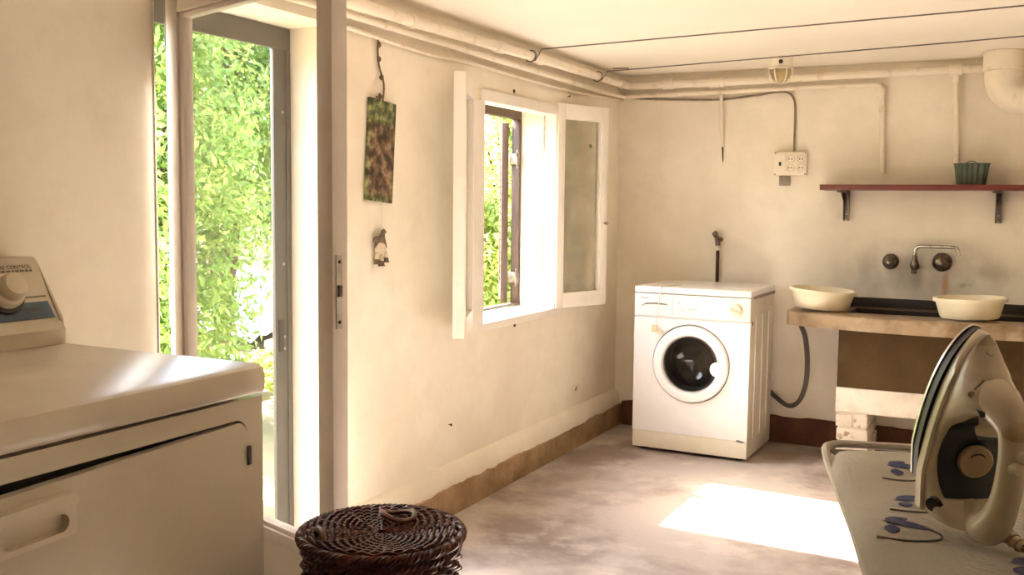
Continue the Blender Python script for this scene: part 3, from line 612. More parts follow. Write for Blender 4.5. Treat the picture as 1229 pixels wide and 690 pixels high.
# ================================================================== THE LAUNDRY TROUGH
t = thing('laundry_trough', 'brown cement laundry trough with bowed tan stone rim', 'trough', (1.70, D-0.25, 0.40))
X0, X1, ZT0, ZT1 = 1.045, 2.355, 0.684, 0.752
HX0, HX1, HY0, HY1 = 1.325, 2.27, D-0.33, D-0.055     # the dark opening
def bow(x):
    s = (x-(X0+X1)/2)/((X1-X0)/2); return D-0.415-0.125*(1-s*s)
bm = B(); N = 40
xs = [X0 + (X1-X0)*i/N for i in range(N+1)]
outer = [V(x, bow(x), 0) for x in xs]
outer[0].x += 0.0; 
def corner(P0, P1, P2, r_, n=5):
    out = []
    a = P0 + (P1-P0).normalized()*0; d1 = (P0-P1).normalized(); d2 = (P2-P1).normalized()
    A, C_ = P1+d1*r_, P1+d2*r_
    for i in range(n+1):
        s = i/n; out.append(A*(1-s)**2 + P1*2*s*(1-s) + C_*s*s)
    return out
path = [V(X0, D-0.002, 0)] + corner(V(X0, D, 0), outer[0], outer[1], 0.025) + outer[2:-2] + corner(outer[-2], outer[-1], V(X1, D, 0), 0.025) + [V(X1, D-0.002, 0)]
hole = [V(HX0, HY1, 0)] + [V(HX0, HY0, 0)] + [V(HX1, HY0, 0)] + [V(HX1, HY1, 0)]
# solid rim: front band, left and right ledges, back strip, built as one closed mesh with an opening
def col_quads(bm, inner, outerp):
    top_i = [bm.verts.new(V(p.x, p.y, ZT1)) for p in inner]; bot_i = [bm.verts.new(V(p.x, p.y, ZT0)) for p in inner]
    top_o = [bm.verts.new(V(p.x, p.y, ZT1-0.006)) for p in outerp]; top_o2 = [bm.verts.new(V(p.x+0.0, p.y+0.006 if p.y < D-0.01 else p.y, ZT1)) for p in outerp]
    bot_o = [bm.verts.new(V(p.x, p.y, ZT0)) for p in outerp]
    for i in range(len(inner)-1):
        for a, b_ in ((top_i, top_o2), (top_o2, top_o), (top_o, bot_o), (bot_o, bot_i), (bot_i, top_i)):
            bm.faces.new((a[i], a[i+1], b_[i+1], b_[i]))
inner = []
for p in path:
    inner.append(V(min(max(p.x, HX0), HX1), HY0 if HX0 <= p.x <= HX1 or p.y < HY0 else max(HY0, min(p.y, HY1)), 0))
col_quads(bm, inner, path)
box(bm, HX0, HX1, HY1, D-0.002, ZT0, ZT1-0.002)
obj('stone_rim', bm, 'stone', t)
bm = B()
ZB = 0.395
box(bm, HX0-0.03, HX0, D-0.40, D-0.02, ZB, ZT0); box(bm, HX1, HX1+0.03, D-0.40, D-0.02, ZB, ZT0)
box(bm, HX0, HX1, D-0.40, HY0, ZB, ZT0); box(bm, HX0, HX1, HY1, D-0.02, ZB, ZT0)
obj('trough_wall', bm, 'trough', t, smooth=False)
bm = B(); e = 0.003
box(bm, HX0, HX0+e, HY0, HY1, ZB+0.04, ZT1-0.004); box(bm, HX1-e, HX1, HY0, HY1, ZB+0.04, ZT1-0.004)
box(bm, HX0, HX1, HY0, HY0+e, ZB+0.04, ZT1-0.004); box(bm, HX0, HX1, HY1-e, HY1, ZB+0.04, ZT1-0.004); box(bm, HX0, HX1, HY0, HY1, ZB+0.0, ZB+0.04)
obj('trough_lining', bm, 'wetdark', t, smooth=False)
obj('back_rim', one(box, HX0-0.05, HX1+0.05, D-0.052, D-0.040, ZT1-0.002, ZT1+0.005, 0.002), 'hose', t)
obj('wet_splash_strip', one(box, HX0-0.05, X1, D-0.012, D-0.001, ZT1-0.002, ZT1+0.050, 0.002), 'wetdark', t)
o = tag(recenter(obj('support_beam', one(box, 1.292, 2.33, D-0.405, D-0.03, 0.272, 0.3945, 0.010, 3), 'whitewash')), 'thick whitewashed cement beam carrying the brown trough', 'beam')
def pier(x0, x1, label):
    t = thing('brick_pier', label, 'brick pier', ((x0+x1)/2, D-0.22, 0))
    rnd = random.Random(int(x0*100)); zz = 0.001; hgt = 0.0585
    for k in range(4):
        for j, (ya, yb) in enumerate((((D-0.405), D-0.225), ((D-0.220), D-0.04))):
            dx = rnd.uniform(-0.006, 0.006)
            if k % 2 == 0:
                obj('brick', one(box, x0+dx, x1+dx*0.3, ya, yb, zz, zz+hgt, 0.005), 'brickwhite', t)
            else:
                xm = x0 + (x1-x0)*0.52
                obj('brick', one(box, x0+dx, xm-0.004, ya, yb, zz, zz+hgt, 0.005), 'brickwhite', t)
                obj('brick', one(box, xm+0.004, x1+dx, ya, yb, zz, zz+hgt, 0.005), 'brickwhite', t)
        zz += hgt + 0.009
    bm = B(); box(bm, x0+0.008, x1-0.008, D-0.398, D-0.045, 0.0, 0.2715)
    obj('mortar', bm, 'whitewash', t, smooth=False)
pier(1.300, 1.445, 'whitewashed brick pier under the trough, on washing machine side')
pier(2.17, 2.32, 'whitewashed brick pier under the far end of the trough')

# two cream wash basins on the rim
def basin(label, c, r_, h, tilt, axis):
    mt = Matrix.Translation(c) @ Matrix.Rotation(tilt, 4, axis)
    t = thing('wash_basin', label, 'basin', mtx=mt, group=None)
    obj('basin_bowl', one(lathe, [(0, 0), (r_*0.80, 0), (r_*0.84, 0.008), (r_*0.97, h-0.010), (r_*0.97, h-0.004), (r_*0.95, h-0.004), (r_*0.82, 0.010), (0, 0.006)], (0, 0, 0), (0, 0, 1), 44), 'basin', t, local=True)
    obj('basin_rim', one(lathe, [(r_*0.95, h-0.006), (r_*0.96, h), (r_*1.02, h+0.001), (r_*1.04, h-0.003), (r_*1.035, h-0.016), (r_*1.01, h-0.016), (r_*1.01, h-0.006)], (0, 0, 0), (0, 0, 1), 44, True), 'basin', t, local=True)
basin('cream plastic wash basin on stone ledge near washing machine, tipped slightly', (1.190, D-0.285, 0.7635), 0.155, 0.094, math.radians(3.5), 'Y')
basin('cream plastic wash basin standing across the dark trough opening', (1.862, D-0.330, 0.7595), 0.153, 0.094, math.radians(-2.0), 'Y')

# drain hose from washing machine over the trough edge
cable('drain_hose', 'grey rubber drain hose looping from washing machine up to trough',
      [(0.82, D-0.027, 0.38), (0.87, D-0.027, 0.30), (0.93, D-0.045, 0.25), (1.02, D-0.15, 0.228), (1.085, D-0.215, 0.27), (1.117, D-0.225, 0.36), (1.122, D-0.228, 0.48), (1.108, D-0.225, 0.60), (1.088, D-0.22, 0.650), (1.080, D-0.22, 0.668)], 0.013, 'hose', 'hose', 8)

# ================================================================== WASHING MACHINE
wm = thing('washing_machine', 'white front-loading washing machine with round glass door in the corner', 'washing machine', (0.306, 4.822, 0), -0.0178)
W, DP, H = 0.597, 0.495, 0.85
def wb(n_, m_, *a, bev=0.003, parent=wm, label=None): return obj(n_, one(box, *a, bev), m_, parent, local=True, label=label)
bm = B(); box(bm, 0.004, 0.014, 0.014, DP, 0.016, H-0.033); box(bm, W-0.014, W-0.004, 0.014, DP, 0.016, H-0.033)
box(bm, 0.014, W-0.014, DP-0.01, DP, 0.016, H-0.033); box(bm, 0.014, W-0.014, 0.014, DP-0.01, 0.016, 0.026)
obj('body', bm, 'enamel_side', wm, local=True)
CX, CZ, RO = 0.302, 0.468, 0.200
# front panel with a round hole
bm = B(); n = 48; z0, z1 = 0.105, 0.690
cir = [bm.verts.new((CX + RO*math.cos(2*PI*k/n), 0.0, CZ + RO*math.sin(2*PI*k/n))) for k in range(n)]
def on_rect(a):
    c, s = math.cos(a), math.sin(a); ts = []
    if c > 1e-9: ts.append((W-CX)/c)
    if c < -1e-9: ts.append((0-CX)/c)
    if s > 1e-9: ts.append((z1-CZ)/s)
    if s < -1e-9: ts.append((z0-CZ)/s)
    q = min(ts); return (CX+q*c, 0.0, CZ+q*s)
rec = [bm.verts.new(on_rect(2*PI*k/n)) for k in range(n)]
cnr = {}
for k in range(n):
    a, b_ = rec[k], rec[(k+1) % n]
    if abs(a.co.x-b_.co.x) > 1e-6 and abs(a.co.z-b_.co.z) > 1e-6:
        cc = bm.verts.new((W if max(a.co.x, b_.co.x) > W-1e-4 else 0, 0, z1 if max(a.co.z, b_.co.z) > z1-1e-4 else z0))
        bm.faces.new((cir[k], cir[(k+1) % n], b_, cc, a)); cnr[k] = cc
    else: bm.faces.new((cir[k], cir[(k+1) % n], b_, a))
r_ = bmesh.ops.extrude_face_region(bm, geom=bm.faces[:])
for e_ in r_['geom']:
    if isinstance(e_, bmesh.types.BMVert): e_.co.y += 0.014
obj('front_panel', bm, 'enamel', wm, local=True)
wb('kick_plate', 'plastic', 0.0, W, 0.001, 0.016, 0.018, 0.1035, bev=0.003)
wb('control_panel', 'enamel', 0.0, W, -0.004, 0.016, 0.700, H-0.036, bev=0.004)
wb('panel_groove', 'enamel', 0.002, W-0.002, 0.012, 0.016, 0.688, 0.702, bev=0)
wb('top_cover', 'enamel', -0.001, W+0.002, -0.003, DP, H-0.033, H, bev=0.006)
wb('top_edge_strip', 'greyplate', W-0.001, W+0.004, 0.06, DP-0.005, H-0.045, H-0.030, bev=0.002)
# detergent drawer
dr = wb('detergent_drawer', 'enamel', 0.012, 0.205, -0.0065, 0.0, 0.704, H-0.040, bev=0.002)
bm = B(); tube(bm, smooth_path([(0.040, -0.007, 0.748), (0.055, -0.007, 0.760), (0.085, -0.007, 0.7645), (0.13, -0.007, 0.765), (0.175, -0.007, 0.762)], 5), [0.002]*6+[0.0045]*12+[0.0035]*3, 6)
obj('drawer_grip', bm, 'greyplate', dr, local=True)
bm = B()
for k in range(7): box(bm, 0.034+k*0.0062, 0.0385+k*0.0062, -0.0072, -0.0062, 0.789, 0.794+0.003*(k == 0))
obj('wordmark', bm, 'greyprint', dr, local=True)
for x in (0.238, 0.254): obj('push_button', one(lathe, [(0, 0.010), (0.005, 0.009), (0.006, 0.007), (0.006, 0)], (x, -0.004, 0.740), (0, -1, 0), 12), 'enamel', wm, local=True)
obj('indicator_light', one(lathe, [(0, 0.003), (0.003, 0.002), (0.0035, 0)], (0.236, -0.004, 0.775), (0, -1, 0), 10), 'greyplate', wm, local=True)
wb('printed_line', 'greyprint', 0.285, 0.335, -0.005, -0.004, 0.744, 0.746, bev=0)
dk = obj('program_dial', one(lathe, [(0, 0.024), (0.024, 0.024), (0.029, 0.021), (0.032, 0.004), (0.035, 0)], (0.527, -0.004, 0.752), (0, -1, 0), 28), 'plastic', wm, local=True)
obj('dial_grip', one(box, 0.503, 0.551, -0.034, -0.026, 0.746, 0.758, 0.003, mtx=Matrix.Translation((0.527, 0, 0.752)) @ Matrix.Rotation(0.3, 4, 'Y') @ Matrix.Translation((-0.527, 0, -0.752))), 'tag', dk, local=True)
# porthole door
pd = obj('door_ring', one(lathe, [(RO-0.006, -0.012), (RO-0.006, 0.010), (RO-0.012, 0.020), (0.168, 0.026), (0.148, 0.022), (0.141, 0.012), (0.139, -0.010)], (CX, 0, CZ), (0, -1, 0), 56), 'enamel', wm, local=True)
obj('door_bowl', one(lathe, [(0.140, 0.006), (0.132, 0.012), (0.122, 0.000), (0.112, -0.045), (0.085, -0.075), (0.045, -0.086), (0, -0.088)], (CX-0.004, 0, CZ), (0, -1, 0), 48), 'bowl', pd, local=True)
obj('door_seal', one(lathe, [(0.142, -0.012), (0.150, -0.030), (0.140, -0.055), (0.128, -0.070), (0.135, -0.10)], (CX-0.004, 0, CZ), (0, -1, 0), 48), 'rubber', wm, local=True)
obj('drum', one(lathe, [(0.135, -0.10), (0.21, -0.11), (0.21, -0.38), (0.0, -0.40)], (CX-0.004, 0, CZ), (0, -1, 0), 40), 'drum', wm, local=True)
hd = [(0.032*math.cos(a), 0.036*math.sin(a)) for a in [PI*0.42 + k*PI*1.16/12 for k in range(13)]] + [(0.022, -0.030), (0.022, 0.030)]
bm = B(); prism(bm, hd, (1, 0, 0), (0, 0, 1), (0, -0.007, 0), (CX+0.140, -0.022, CZ-0.012)); obj('door_handle', bm, 'enamel', pd, local=True)
# side stampings, screws and rust spots
for y in (0.13, 0.27, 0.40): wb('side_rib', 'enamel_side', W-0.006, W+0.001, y-0.012, y+0.012, 0.10, 0.72, bev=0.004)
wb('side_mark', 'rust', W-0.005, W-0.003, 0.052, 0.070, 0.675, 0.695, bev=0.001); wb('side_mark', 'rust', W-0.005, W-0.003, 0.020, 0.032, 0.69, 0.70, bev=0.001)
bm = B(); prism(bm, [(0, 0), (0.03, -0.004), (0.048, 0.001), (0.03, 0.006), (0.012, 0.011), (0.004, 0.008)], (1, 0, 0), (0, 0, 1), (0, -0.001, 0), (W-0.055, 0.001, 0.102)); obj('paint_chip', bm, 'ink', wm, local=True)
for x in (0.05, W-0.05):
    for y in (0.06, DP-0.06): obj('foot', one(lathe, [(0, 0), (0.02, 0), (0.02, 0.008), (0.008, 0.010), (0.008, 0.018)], (x, y, 0), (0, 0, 1), 12), 'black', wm, local=True)
# loose cord with a small plug hanging over its front
mw = Matrix.Translation((0.306, 4.822, 0)) @ Matrix.Rotation(-0.0178, 4, 'Z')
t = thing('plug_lead', 'thin white cord with small yellowed plug draped over washing machine front', 'cord', mtx=mw @ Matrix.Translation((0.13, -0.02, 0.62)))
pts = smooth_path([mw @ V(0.20, 0.16, H+0.003), mw @ V(0.165, 0.07, H+0.003), mw @ V(0.145, 0.008, H+0.003), mw @ V(0.141, -0.008, H-0.006), mw @ V(0.136, -0.018, 0.78), mw @ V(0.128, -0.018, 0.70), mw @ V(0.120, -0.010, 0.655)], 6)
obj('cord_strand', one(tube, pts, 0.003, 6), 'cordwhite', t)
obj('plug', one(box, 0.104, 0.130, -0.036, -0.018, 0.622, 0.655, 0.004, mtx=mw), 'tag', t)
obj('tag_wire', one(tube, smooth_path([mw @ V(0.126, -0.028, 0.635), mw @ V(0.145, -0.032, 0.622), mw @ V(0.166, -0.032, 0.612)], 4), 0.0035, 6), 'tag', t)

# ================================================================== CLOTHES DRYER
t = dry = thing('clothes_dryer', 'almond white clothes dryer with slanted control console beside open door', 'dryer', (0.36, 1.17, 0))
FX, RY, LY_, DH = 0.716, 1.512, 0.826, 0.945
obj('cabinet', one(box, 0.02, FX-0.060, LY_+0.004, RY-0.004, 0.02, 0.884, 0.006), 'dryer', t)
hy, hz = RY-0.050, 0.840
opening = rrect(-(hy+0.004), -(LY_+0.018), 0.190, hz+0.004, 0.030)
bm = B(); ring_prism(bm, rrect(-(RY-0.002), -(LY_+0.002), 0.03, 0.882, 0.004), opening, (0, -1, 0), (0, 0, 1), (0.056, 0, 0), (FX-0.060, 0, 0))
obj('front_panel', bm, 'dryer', t)
obj('lid_spacer', one(box, 0.03, FX-0.060, LY_+0.02, RY-0.02, 0.880, 0.893), 'dryer', t)
bm = B(); prism(bm, [(0.015, 0.892), (0.718, 0.890), (0.722, 0.896), (0.723, 0.926), (0.718, 0.939), (0.706, 0.945), (0.015, 0.945)], (1, 0, 0), (0, 0, 1), (0, RY-LY_, 0), (0, LY_, 0))
es = [e_ for e_ in bm.edges if abs(e_.verts[0].co.y-e_.verts[1].co.y) < 1e-6 and max(v.co.x for v in e_.verts) > 0.1]
bmesh.ops.bevel(bm, geom=es, offset=0.006, segments=2, affect='EDGES')
obj('top_deck', bm, 'dryer', t)
# door, sagging on its hinges so the gap above opens towards the handle
hy, hz = RY-0.050, 0.840
mtx = Matrix.Translation((FX-0.003, hy, hz)) @ Matrix.Rotation(math.radians(0.7), 4, 'Z') @ Matrix.Rotation(math.radians(1.5), 4, 'X') @ Matrix.Translation((-(FX-0.003), -hy, -hz))
bm = B(); prism(bm, rrect(-(hy), -(LY_+0.035), 0.22, hz, 0.028), (0, -1, 0), (0, 0, 1), (0.020, 0, 0), (FX-0.0195, 0, 0))
es = [e_ for e_ in bm.edges if abs(e_.verts[0].co.x-e_.verts[1].co.x) < 1e-6 and e_.verts[0].co.x > FX-0.001]
bmesh.ops.bevel(bm, geom=es, offset=0.002, segments=2, affect='EDGES'); bmesh.ops.transform(bm, matrix=mtx, verts=bm.verts)
dd = obj('door', bm, 'dryer', t)
bm = B(); ring_prism(bm, rrect(-(hy+0.001), -(LY_+0.022), 0.194, hz+0.001, 0.028), rrect(-(hy-0.03), -(LY_+0.050), 0.225, hz-0.03, 0.028), (0, -1, 0), (0, 0, 1), (0.010, 0, 0), (FX-0.059, 0, 0)); obj('door_gasket', bm, 'rubber', t)
# recessed grip plate on the door
bm = B(); hyc = 0.975
ring_prism(bm, rrect(-1.048, -0.900, 0.755, 0.815, 0.010), rrect(-1.034, -0.918, 0.764, 0.793, 0.0144), (0, -1, 0), (0, 0, 1), (0.017, 0, 0), (FX-0.001, 0, 0))
prism(bm, rrect(-1.050, -0.898, 0.802, 0.822, 0.008), (0, -1, 0), (0, 0, 1), (0.023, 0, 0), (FX-0.001, 0, 0))
bmesh.ops.transform(bm, matrix=mtx, verts=bm.verts); hp = obj('door_handle', bm, 'console', dd)
bm = B(); prism(bm, rrect(-1.034, -0.918, 0.764, 0.793, 0.0144), (0, -1, 0), (0, 0, 1), (0.0015, 0, 0), (FX-0.0005, 0, 0)); bmesh.ops.transform(bm, matrix=mtx, verts=bm.verts); obj('finger_recess', bm, 'console', hp)
for z in (0.77, 0.32):
    obj('hinge', one(box, FX-0.004, FX+0.004, RY-0.052, RY-0.042, z-0.017, z+0.020, 0.001), 'black', t)
for y in (LY_+0.06, RY-0.06):
    for x in (0.08, FX-0.08): obj('foot', one(lathe, [(0, 0), (0.022, 0), (0.022, 0.01), (0.010, 0.012), (0.010, 0.022)], (x, y, 0), (0, 0, 1), 12), 'black', t)
# slanted console
bm = B(); prof = [(0.010, 0.946), (0.166, 0.946), (0.168, 0.980), (0.160, 0.990), (0.148, 0.998), (0.080, 1.126), (0.070, 1.134), (0.010, 1.134)]
prism(bm, prof, (1, 0, 0), (0, 0, 1), (0, RY-LY_-0.012, 0), (0, LY_+0.006, 0))
es = [e_ for e_ in bm.edges if abs(e_.verts[0].co.y-e_.verts[1].co.y) < 1e-6]
bmesh.ops.bevel(bm, geom=es, offset=0.007, segments=3, affect='EDGES')
co = obj('console', bm, 'console', t)
fA = V(0.148, 0, 0.998); fB = V(0.080, 0, 1.126); fu = (fB-fA).normalized(); fn = V(fu.z, 0, -fu.x)
def face_strip(n_, m_, y0, y1, s0, s1, th=0.0008, skew=0.0):
    bm = B(); prism(bm, [(y0, s0), (y1, s0), (y1-skew, s1), (y0, s1)], (0, 1, 0), fu, fn*th, fA + fn*0.0004); return obj(n_, bm, m_, co)
face_strip('blue_panel', 'blueprint', LY_+0.02, RY-0.020, 0.006, 0.046, skew=0.004)
face_strip('grey_stripe', 'greyprint', LY_+0.02, RY-0.024, 0.056, 0.060)
def face_text(s, y_right, s0, size, m_='ink'):
    cu = bpy.data.curves.new('lettering', 'FONT'); cu.body = s; cu.size = size; cu.align_x = 'RIGHT'; cu.extrude = 0.0002
    tmp = bpy.data.objects.new('lettering', cu); COL.objects.link(tmp)
    dg = bpy.context.evaluated_depsgraph_get(); me = bpy.data.meshes.new_from_object(tmp.evaluated_get(dg)); bpy.data.objects.remove(tmp)
    o = bpy.data.objects.new('lettering', me); COL.objects.link(o); me.materials.clear(); me.materials.append(M[m_])
    bx = V(0, 1, 0); org = fA + fu*s0 + fn*0.0012 + V(0, y_right, 0)
    mm = Matrix(((bx.x, fu.x, fn.x, org.x), (bx.y, fu.y, fn.y, org.y), (bx.z, fu.z, fn.z, org.z), (0, 0, 0, 1)))
    me.transform(INV[co.name] @ mm); o.parent = co
face_text('TEMPERATURE CONTROL', RY-0.033, 0.127, 0.0125)
for k, (ya, yb, s_) in enumerate(((0.30, 0.034, 0.119), (0.25, 0.10, 0.106), (0.16, 0.075, 0.101))):
    bm = B(); y = RY-ya; rnd = random.Random(k)
    while y < RY-yb:
        l = rnd.uniform(0.004, 0.011); prism(bm, [(y, s_), (min(y+l, RY-yb), s_), (min(y+l, RY-yb), s_+0.005), (y, s_+0.005)], (0, 1, 0), fu, fn*0.0004, fA+fn*0.0006); y += l+0.0025
    obj('small_print', bm, 'greyprint', co)
bm = B()
for k in range(6): prism(bm, [(RY-0.085+k*0.0062, 0.024), (RY-0.0805+k*0.0062, 0.024), (RY-0.0795+k*0.0062, 0.031), (RY-0.084+k*0.0062, 0.031)], (0, 1, 0), fu, fn*0.0004, fA+fn*0.0014)
obj('small_print', bm, 'ink', co)
kc = fA + fu*0.070 + V(0, 1.386, 0)
kb = obj('knob_skirt', one(lathe, [(0, 0.001), (0.047, 0.001), (0.047, 0.008), (0.040, 0.010), (0, 0.010)], kc, fn, 36), 'black', co)
obj('knob', one(lathe, [(0.038, 0.010), (0.039, 0.022), (0.036, 0.030), (0.0, 0.032)], kc, fn, 36), 'plastic', t)
obj('knob_grip', one(lathe, [(0.028, 0.030), (0.030, 0.034), (0.029, 0.050), (0.024, 0.056), (0, 0.058)], kc, fn, 28), 'console', t)
for a in (-0.2, 0.15, 0.5):
    q = kc + (V(0, 1, 0)*math.cos(a) + fu*math.sin(a))*0.053 + fn*0.0005
    obj('dial_mark', one(box, q.x-0.001, q.x+0.001, q.y-0.003, q.y+0.003, q.z-0.001, q.z+0.001), 'ink', co)

# ================================================================== WICKER LAUNDRY BASKET
BC = V(0.930, 1.606, 0); BR, BH = 0.150, 0.590
t = thing('wicker_basket', 'round dark red wicker laundry basket with lid beside the dryer', 'basket', BC)
NS = 40
def weave_ring(bm, r, z, ph, amp=0.006, tr=0.0056, n=NS*3, dz=0.0):
    pts = []
    for k in range(n):
        a = 2*PI*k/n; rr_ = r + amp*math.cos(a*NS/2 + ph)
        pts.append((BC.x + rr_*math.cos(a), BC.y + rr_*math.sin(a), z + dz*math.sin(a*NS/2 + ph)))
    tube(bm, pts, tr, 5, closed=True)
bm = B(); z = 0.008; k = 0
while z < BH-0.006:
    weave_ring(bm, BR*(0.93+0.07*min(1, z/0.3)), z, PI*(k % 2)); z += 0.0118; k += 1
obj('woven_wall', bm, 'wicker', t, kind='stuff')
bm = B()
for k in range(NS):
    a = 2*PI*k/NS; d = V(math.cos(a), math.sin(a), 0)
    tube(bm, [BC + d*BR*0.93 + V(0, 0, 0.004), BC + d*BR*0.98 + V(0, 0, 0.2), BC + d*BR + V(0, 0, BH)], 0.0045, 5)
obj('stakes', bm, 'wicker', t, kind='stuff')
obj('basket_base', one(lathe, [(0, 0.004), (BR*0.93, 0.004), (BR*0.93, 0.012), (0, 0.012)], BC, (0, 0, 1), 32), 'wicker', t)
obj('light_stop_lining', one(lathe, [(BR*0.90, 0.012), (BR*0.965, BH)], BC, (0, 0, 1), 32), 'wicker', t)  # lining added to stop light passing through the weave
# lid: woven disc, slightly dished, with a braided rolled border and a loop handle
lid = obj('lid', one(lathe, [(0, BH+0.012), (BR*0.95, BH+0.018), (BR*0.95, BH+0.010), (0, BH+0.004)], BC, (0, 0, 1), 40), 'wicker', t)
bm = B(); r = 0.018; k = 0
def lid_ring(bm, r, k, n=NS*4):
    pts = []
    m_ = max(8, NS//2)
    for i in range(n):
        a = 2*PI*i/n; s = math.cos(a*NS/2 + PI*(k % 2) + r*40)
        pts.append((BC.x + (r+0.0012*s)*math.cos(a), BC.y + (r+0.0012*s)*math.sin(a), BH + 0.017 + 0.0035*s + 0.010*(r/BR)**2))
    tube(bm, pts, 0.0042, 5, closed=True)
while r < BR*0.96: lid_ring(bm, r, k); r += 0.0078; k += 1
obj('lid_weave', bm, 'wicker', lid, kind='stuff')
bm = B()
for ph in range(4):
    pts = []
    n = 200
    for i in range(n):
        a = 2*PI*i/n; q = a*22 + ph*PI/2
        rr_ = BR*1.06 + 0.0065*math.cos(q); pts.append((BC.x+rr_*math.cos(a), BC.y+rr_*math.sin(a), BH+0.019 + 0.0065*math.sin(q)))
    tube(bm, pts, 0.0045, 5, closed=True)
obj('braided_rim', bm, 'wicker', lid)
bm = B()
for ph in range(3):
    pts = []
    for i in range(200):
        a = 2*PI*i/200; q = a*24 + ph*2*PI/3
        rr_ = BR*1.01 + 0.004*math.cos(q); pts.append((BC.x+rr_*math.cos(a), BC.y+rr_*math.sin(a), BH-0.004 + 0.004*math.sin(q)))
    tube(bm, pts, 0.0055, 5, closed=True)
obj('braided_band', bm, 'wicker', t)
hc = BC + V(-0.005, 0.068, BH+0.030)
obj('lid_handle', one(tube, [hc + V(0.036*math.cos(a), 0.026*math.sin(a), 0.006+0.004*math.sin(2*a)) for a in [2*PI*k/24 for k in range(24)]], 0.0055, 7, closed=True), 'wicker_wood', lid)
obj('lid_handle', one(tube, smooth_path([BC+V(-0.10, -0.085, BH+0.026), BC+V(-0.085, -0.092, BH+0.040), BC+V(-0.066, -0.105, BH+0.040), BC+V(-0.052, -0.118, BH+0.026)], 5), 0.007, 7), 'wicker_wood', lid)
for k in range(12):
    a = 2*PI*k/12+0.1; d = V(math.cos(a), math.sin(a), 0)
    obj('lid_spoke', one(tube, [BC + d*0.01 + V(0, 0, BH+0.020), BC + d*0.07 + V(0, 0, BH+0.021), BC + d*BR*0.96 + V(0, 0, BH+0.028)], 0.0034, 5), 'wicker', lid)

# ================================================================== IRONING BOARD AND IRON
BA = V(-0.246, 0.969, 0).normalized(); BV = V(BA.y, -BA.x, 0)          # along the board, across to the right
BO = V(1.742, 1.800, 0); BZ, BWD, BL = 0.84, 0.36, 1.22                 # far left corner
t = brd = thing('ironing_board', 'ironing board in grey cover printed with blue leaves, folding tube legs', 'ironing board', BO + BV*BWD/2 - BA*0.6)
def bp(u, v, z): return BO - BA*u + BV*v + V(0, 0, z)
def half(u): return BWD/2*(1.0 if u < 0.75 else max(0.36, 1 - ((u-0.75)/0.47)**2*0.64))
def ztop(u, v):
    return BZ + 0.005*math.sin(u*17+v*6) * math.sin(v*13+u*4) - 0.012*max(0, abs(v-BWD/2)/(BWD/2)-0.8)**2*25*0.4
def outline(u):
    h = half(u); rc = 0.045
    if u < rc: h -= rc - math.sqrt(max(0, rc*rc-(rc-u)**2))
    if u > BL-rc: q = u-(BL-rc); h -= rc - math.sqrt(max(0, rc*rc-q*q))
    return h
us = [0, 0.004, 0.012, 0.025, 0.045] + [0.045 + (BL-0.09)*i/44 for i in range(1, 45)] + [BL-0.025, BL-0.012, BL-0.004, BL]
bm = B(); NV = 22; tops = []; bots = []
for u in us:
    h = outline(u)
    row = []
    for j in range(NV+1):
        v = BWD/2 + h*(2*j/NV-1); sdw = abs(2*j/NV-1)
        drop = 0.016*max(0, (sdw-0.86)/0.14)**2
        e0 = min(u, BL-u); drop = max(drop, 0.014*max(0, 1-e0/0.025)**2)
        row.append(bm.verts.new(bp(u, v, ztop(u, v)-drop)))
    tops.append(row)
    bots.append([bm.verts.new(bp(u, BWD/2 - h*0.985, BZ-0.034)), bm.verts.new(bp(u, BWD/2 + h*0.985, BZ-0.034))])
for i in range(len(us)-1):
    for j in range(NV): bm.faces.new((tops[i][j], tops[i][j+1], tops[i+1][j+1], tops[i+1][j]))
    bm.faces.new((tops[i][0], tops[i+1][0], bots[i+1][0], bots[i][0])); bm.faces.new((tops[i][NV], bots[i][1], bots[i+1][1], tops[i+1][NV]))
    bm.faces.new((bots[i][0], bots[i+1][0], bots[i+1][1], bots[i][1]))
bm.faces.new(tops[0][::-1] + bots[0]); bm.faces.new(tops[-1] + bots[-1][::-1])
cv = obj('padded_cover', bm, 'cover', t)
# plate beyond the padding with the rolled hem
bm = B(); P = [(0.02, -0.01)]
pl = [(-0.006 + 0.0, 0.01), (-0.036, 0.022), (-0.040, 0.05), (-0.040, BWD-0.05), (-0.036, BWD-0.022), (-0.006, BWD-0.01)]
a = [bm.verts.new(bp(u, v, BZ-0.012)) for u, v in pl + [(0.03, BWD-0.02), (0.03, 0.02)]]; bm.faces.new(a)
r_ = bmesh.ops.extrude_face_region(bm, geom=bm.faces[:])
for e_ in r_['geom']:
    if isinstance(e_, bmesh.types.BMVert): e_.co.z -= 0.010
obj('board_plate', bm, 'boardmetal', t)
hp_ = [(1.0, 0.05), (0.7, 0.006), (0.4, 0.006), (0.15, 0.005), (0.06, 0.001), (0.005, 0.000), (-0.024, 0.008), (-0.040, 0.026), (-0.044, 0.06), (-0.044, BWD/2), (-0.044, BWD-0.06), (-0.040, BWD-0.026), (-0.024, BWD-0.008), (0.005, BWD), (0.06, BWD-0.001), (0.15, BWD-0.005), (0.7, BWD-0.006), (1.0, BWD-0.05)]
obj('rolled_hem', one(tube, smooth_path([bp(u, v, BZ-0.003 - 0.025*min(1, max(0, u-0.0)/0.10)) for u, v in hp_], 5), 0.0072, 8), 'hem', t)
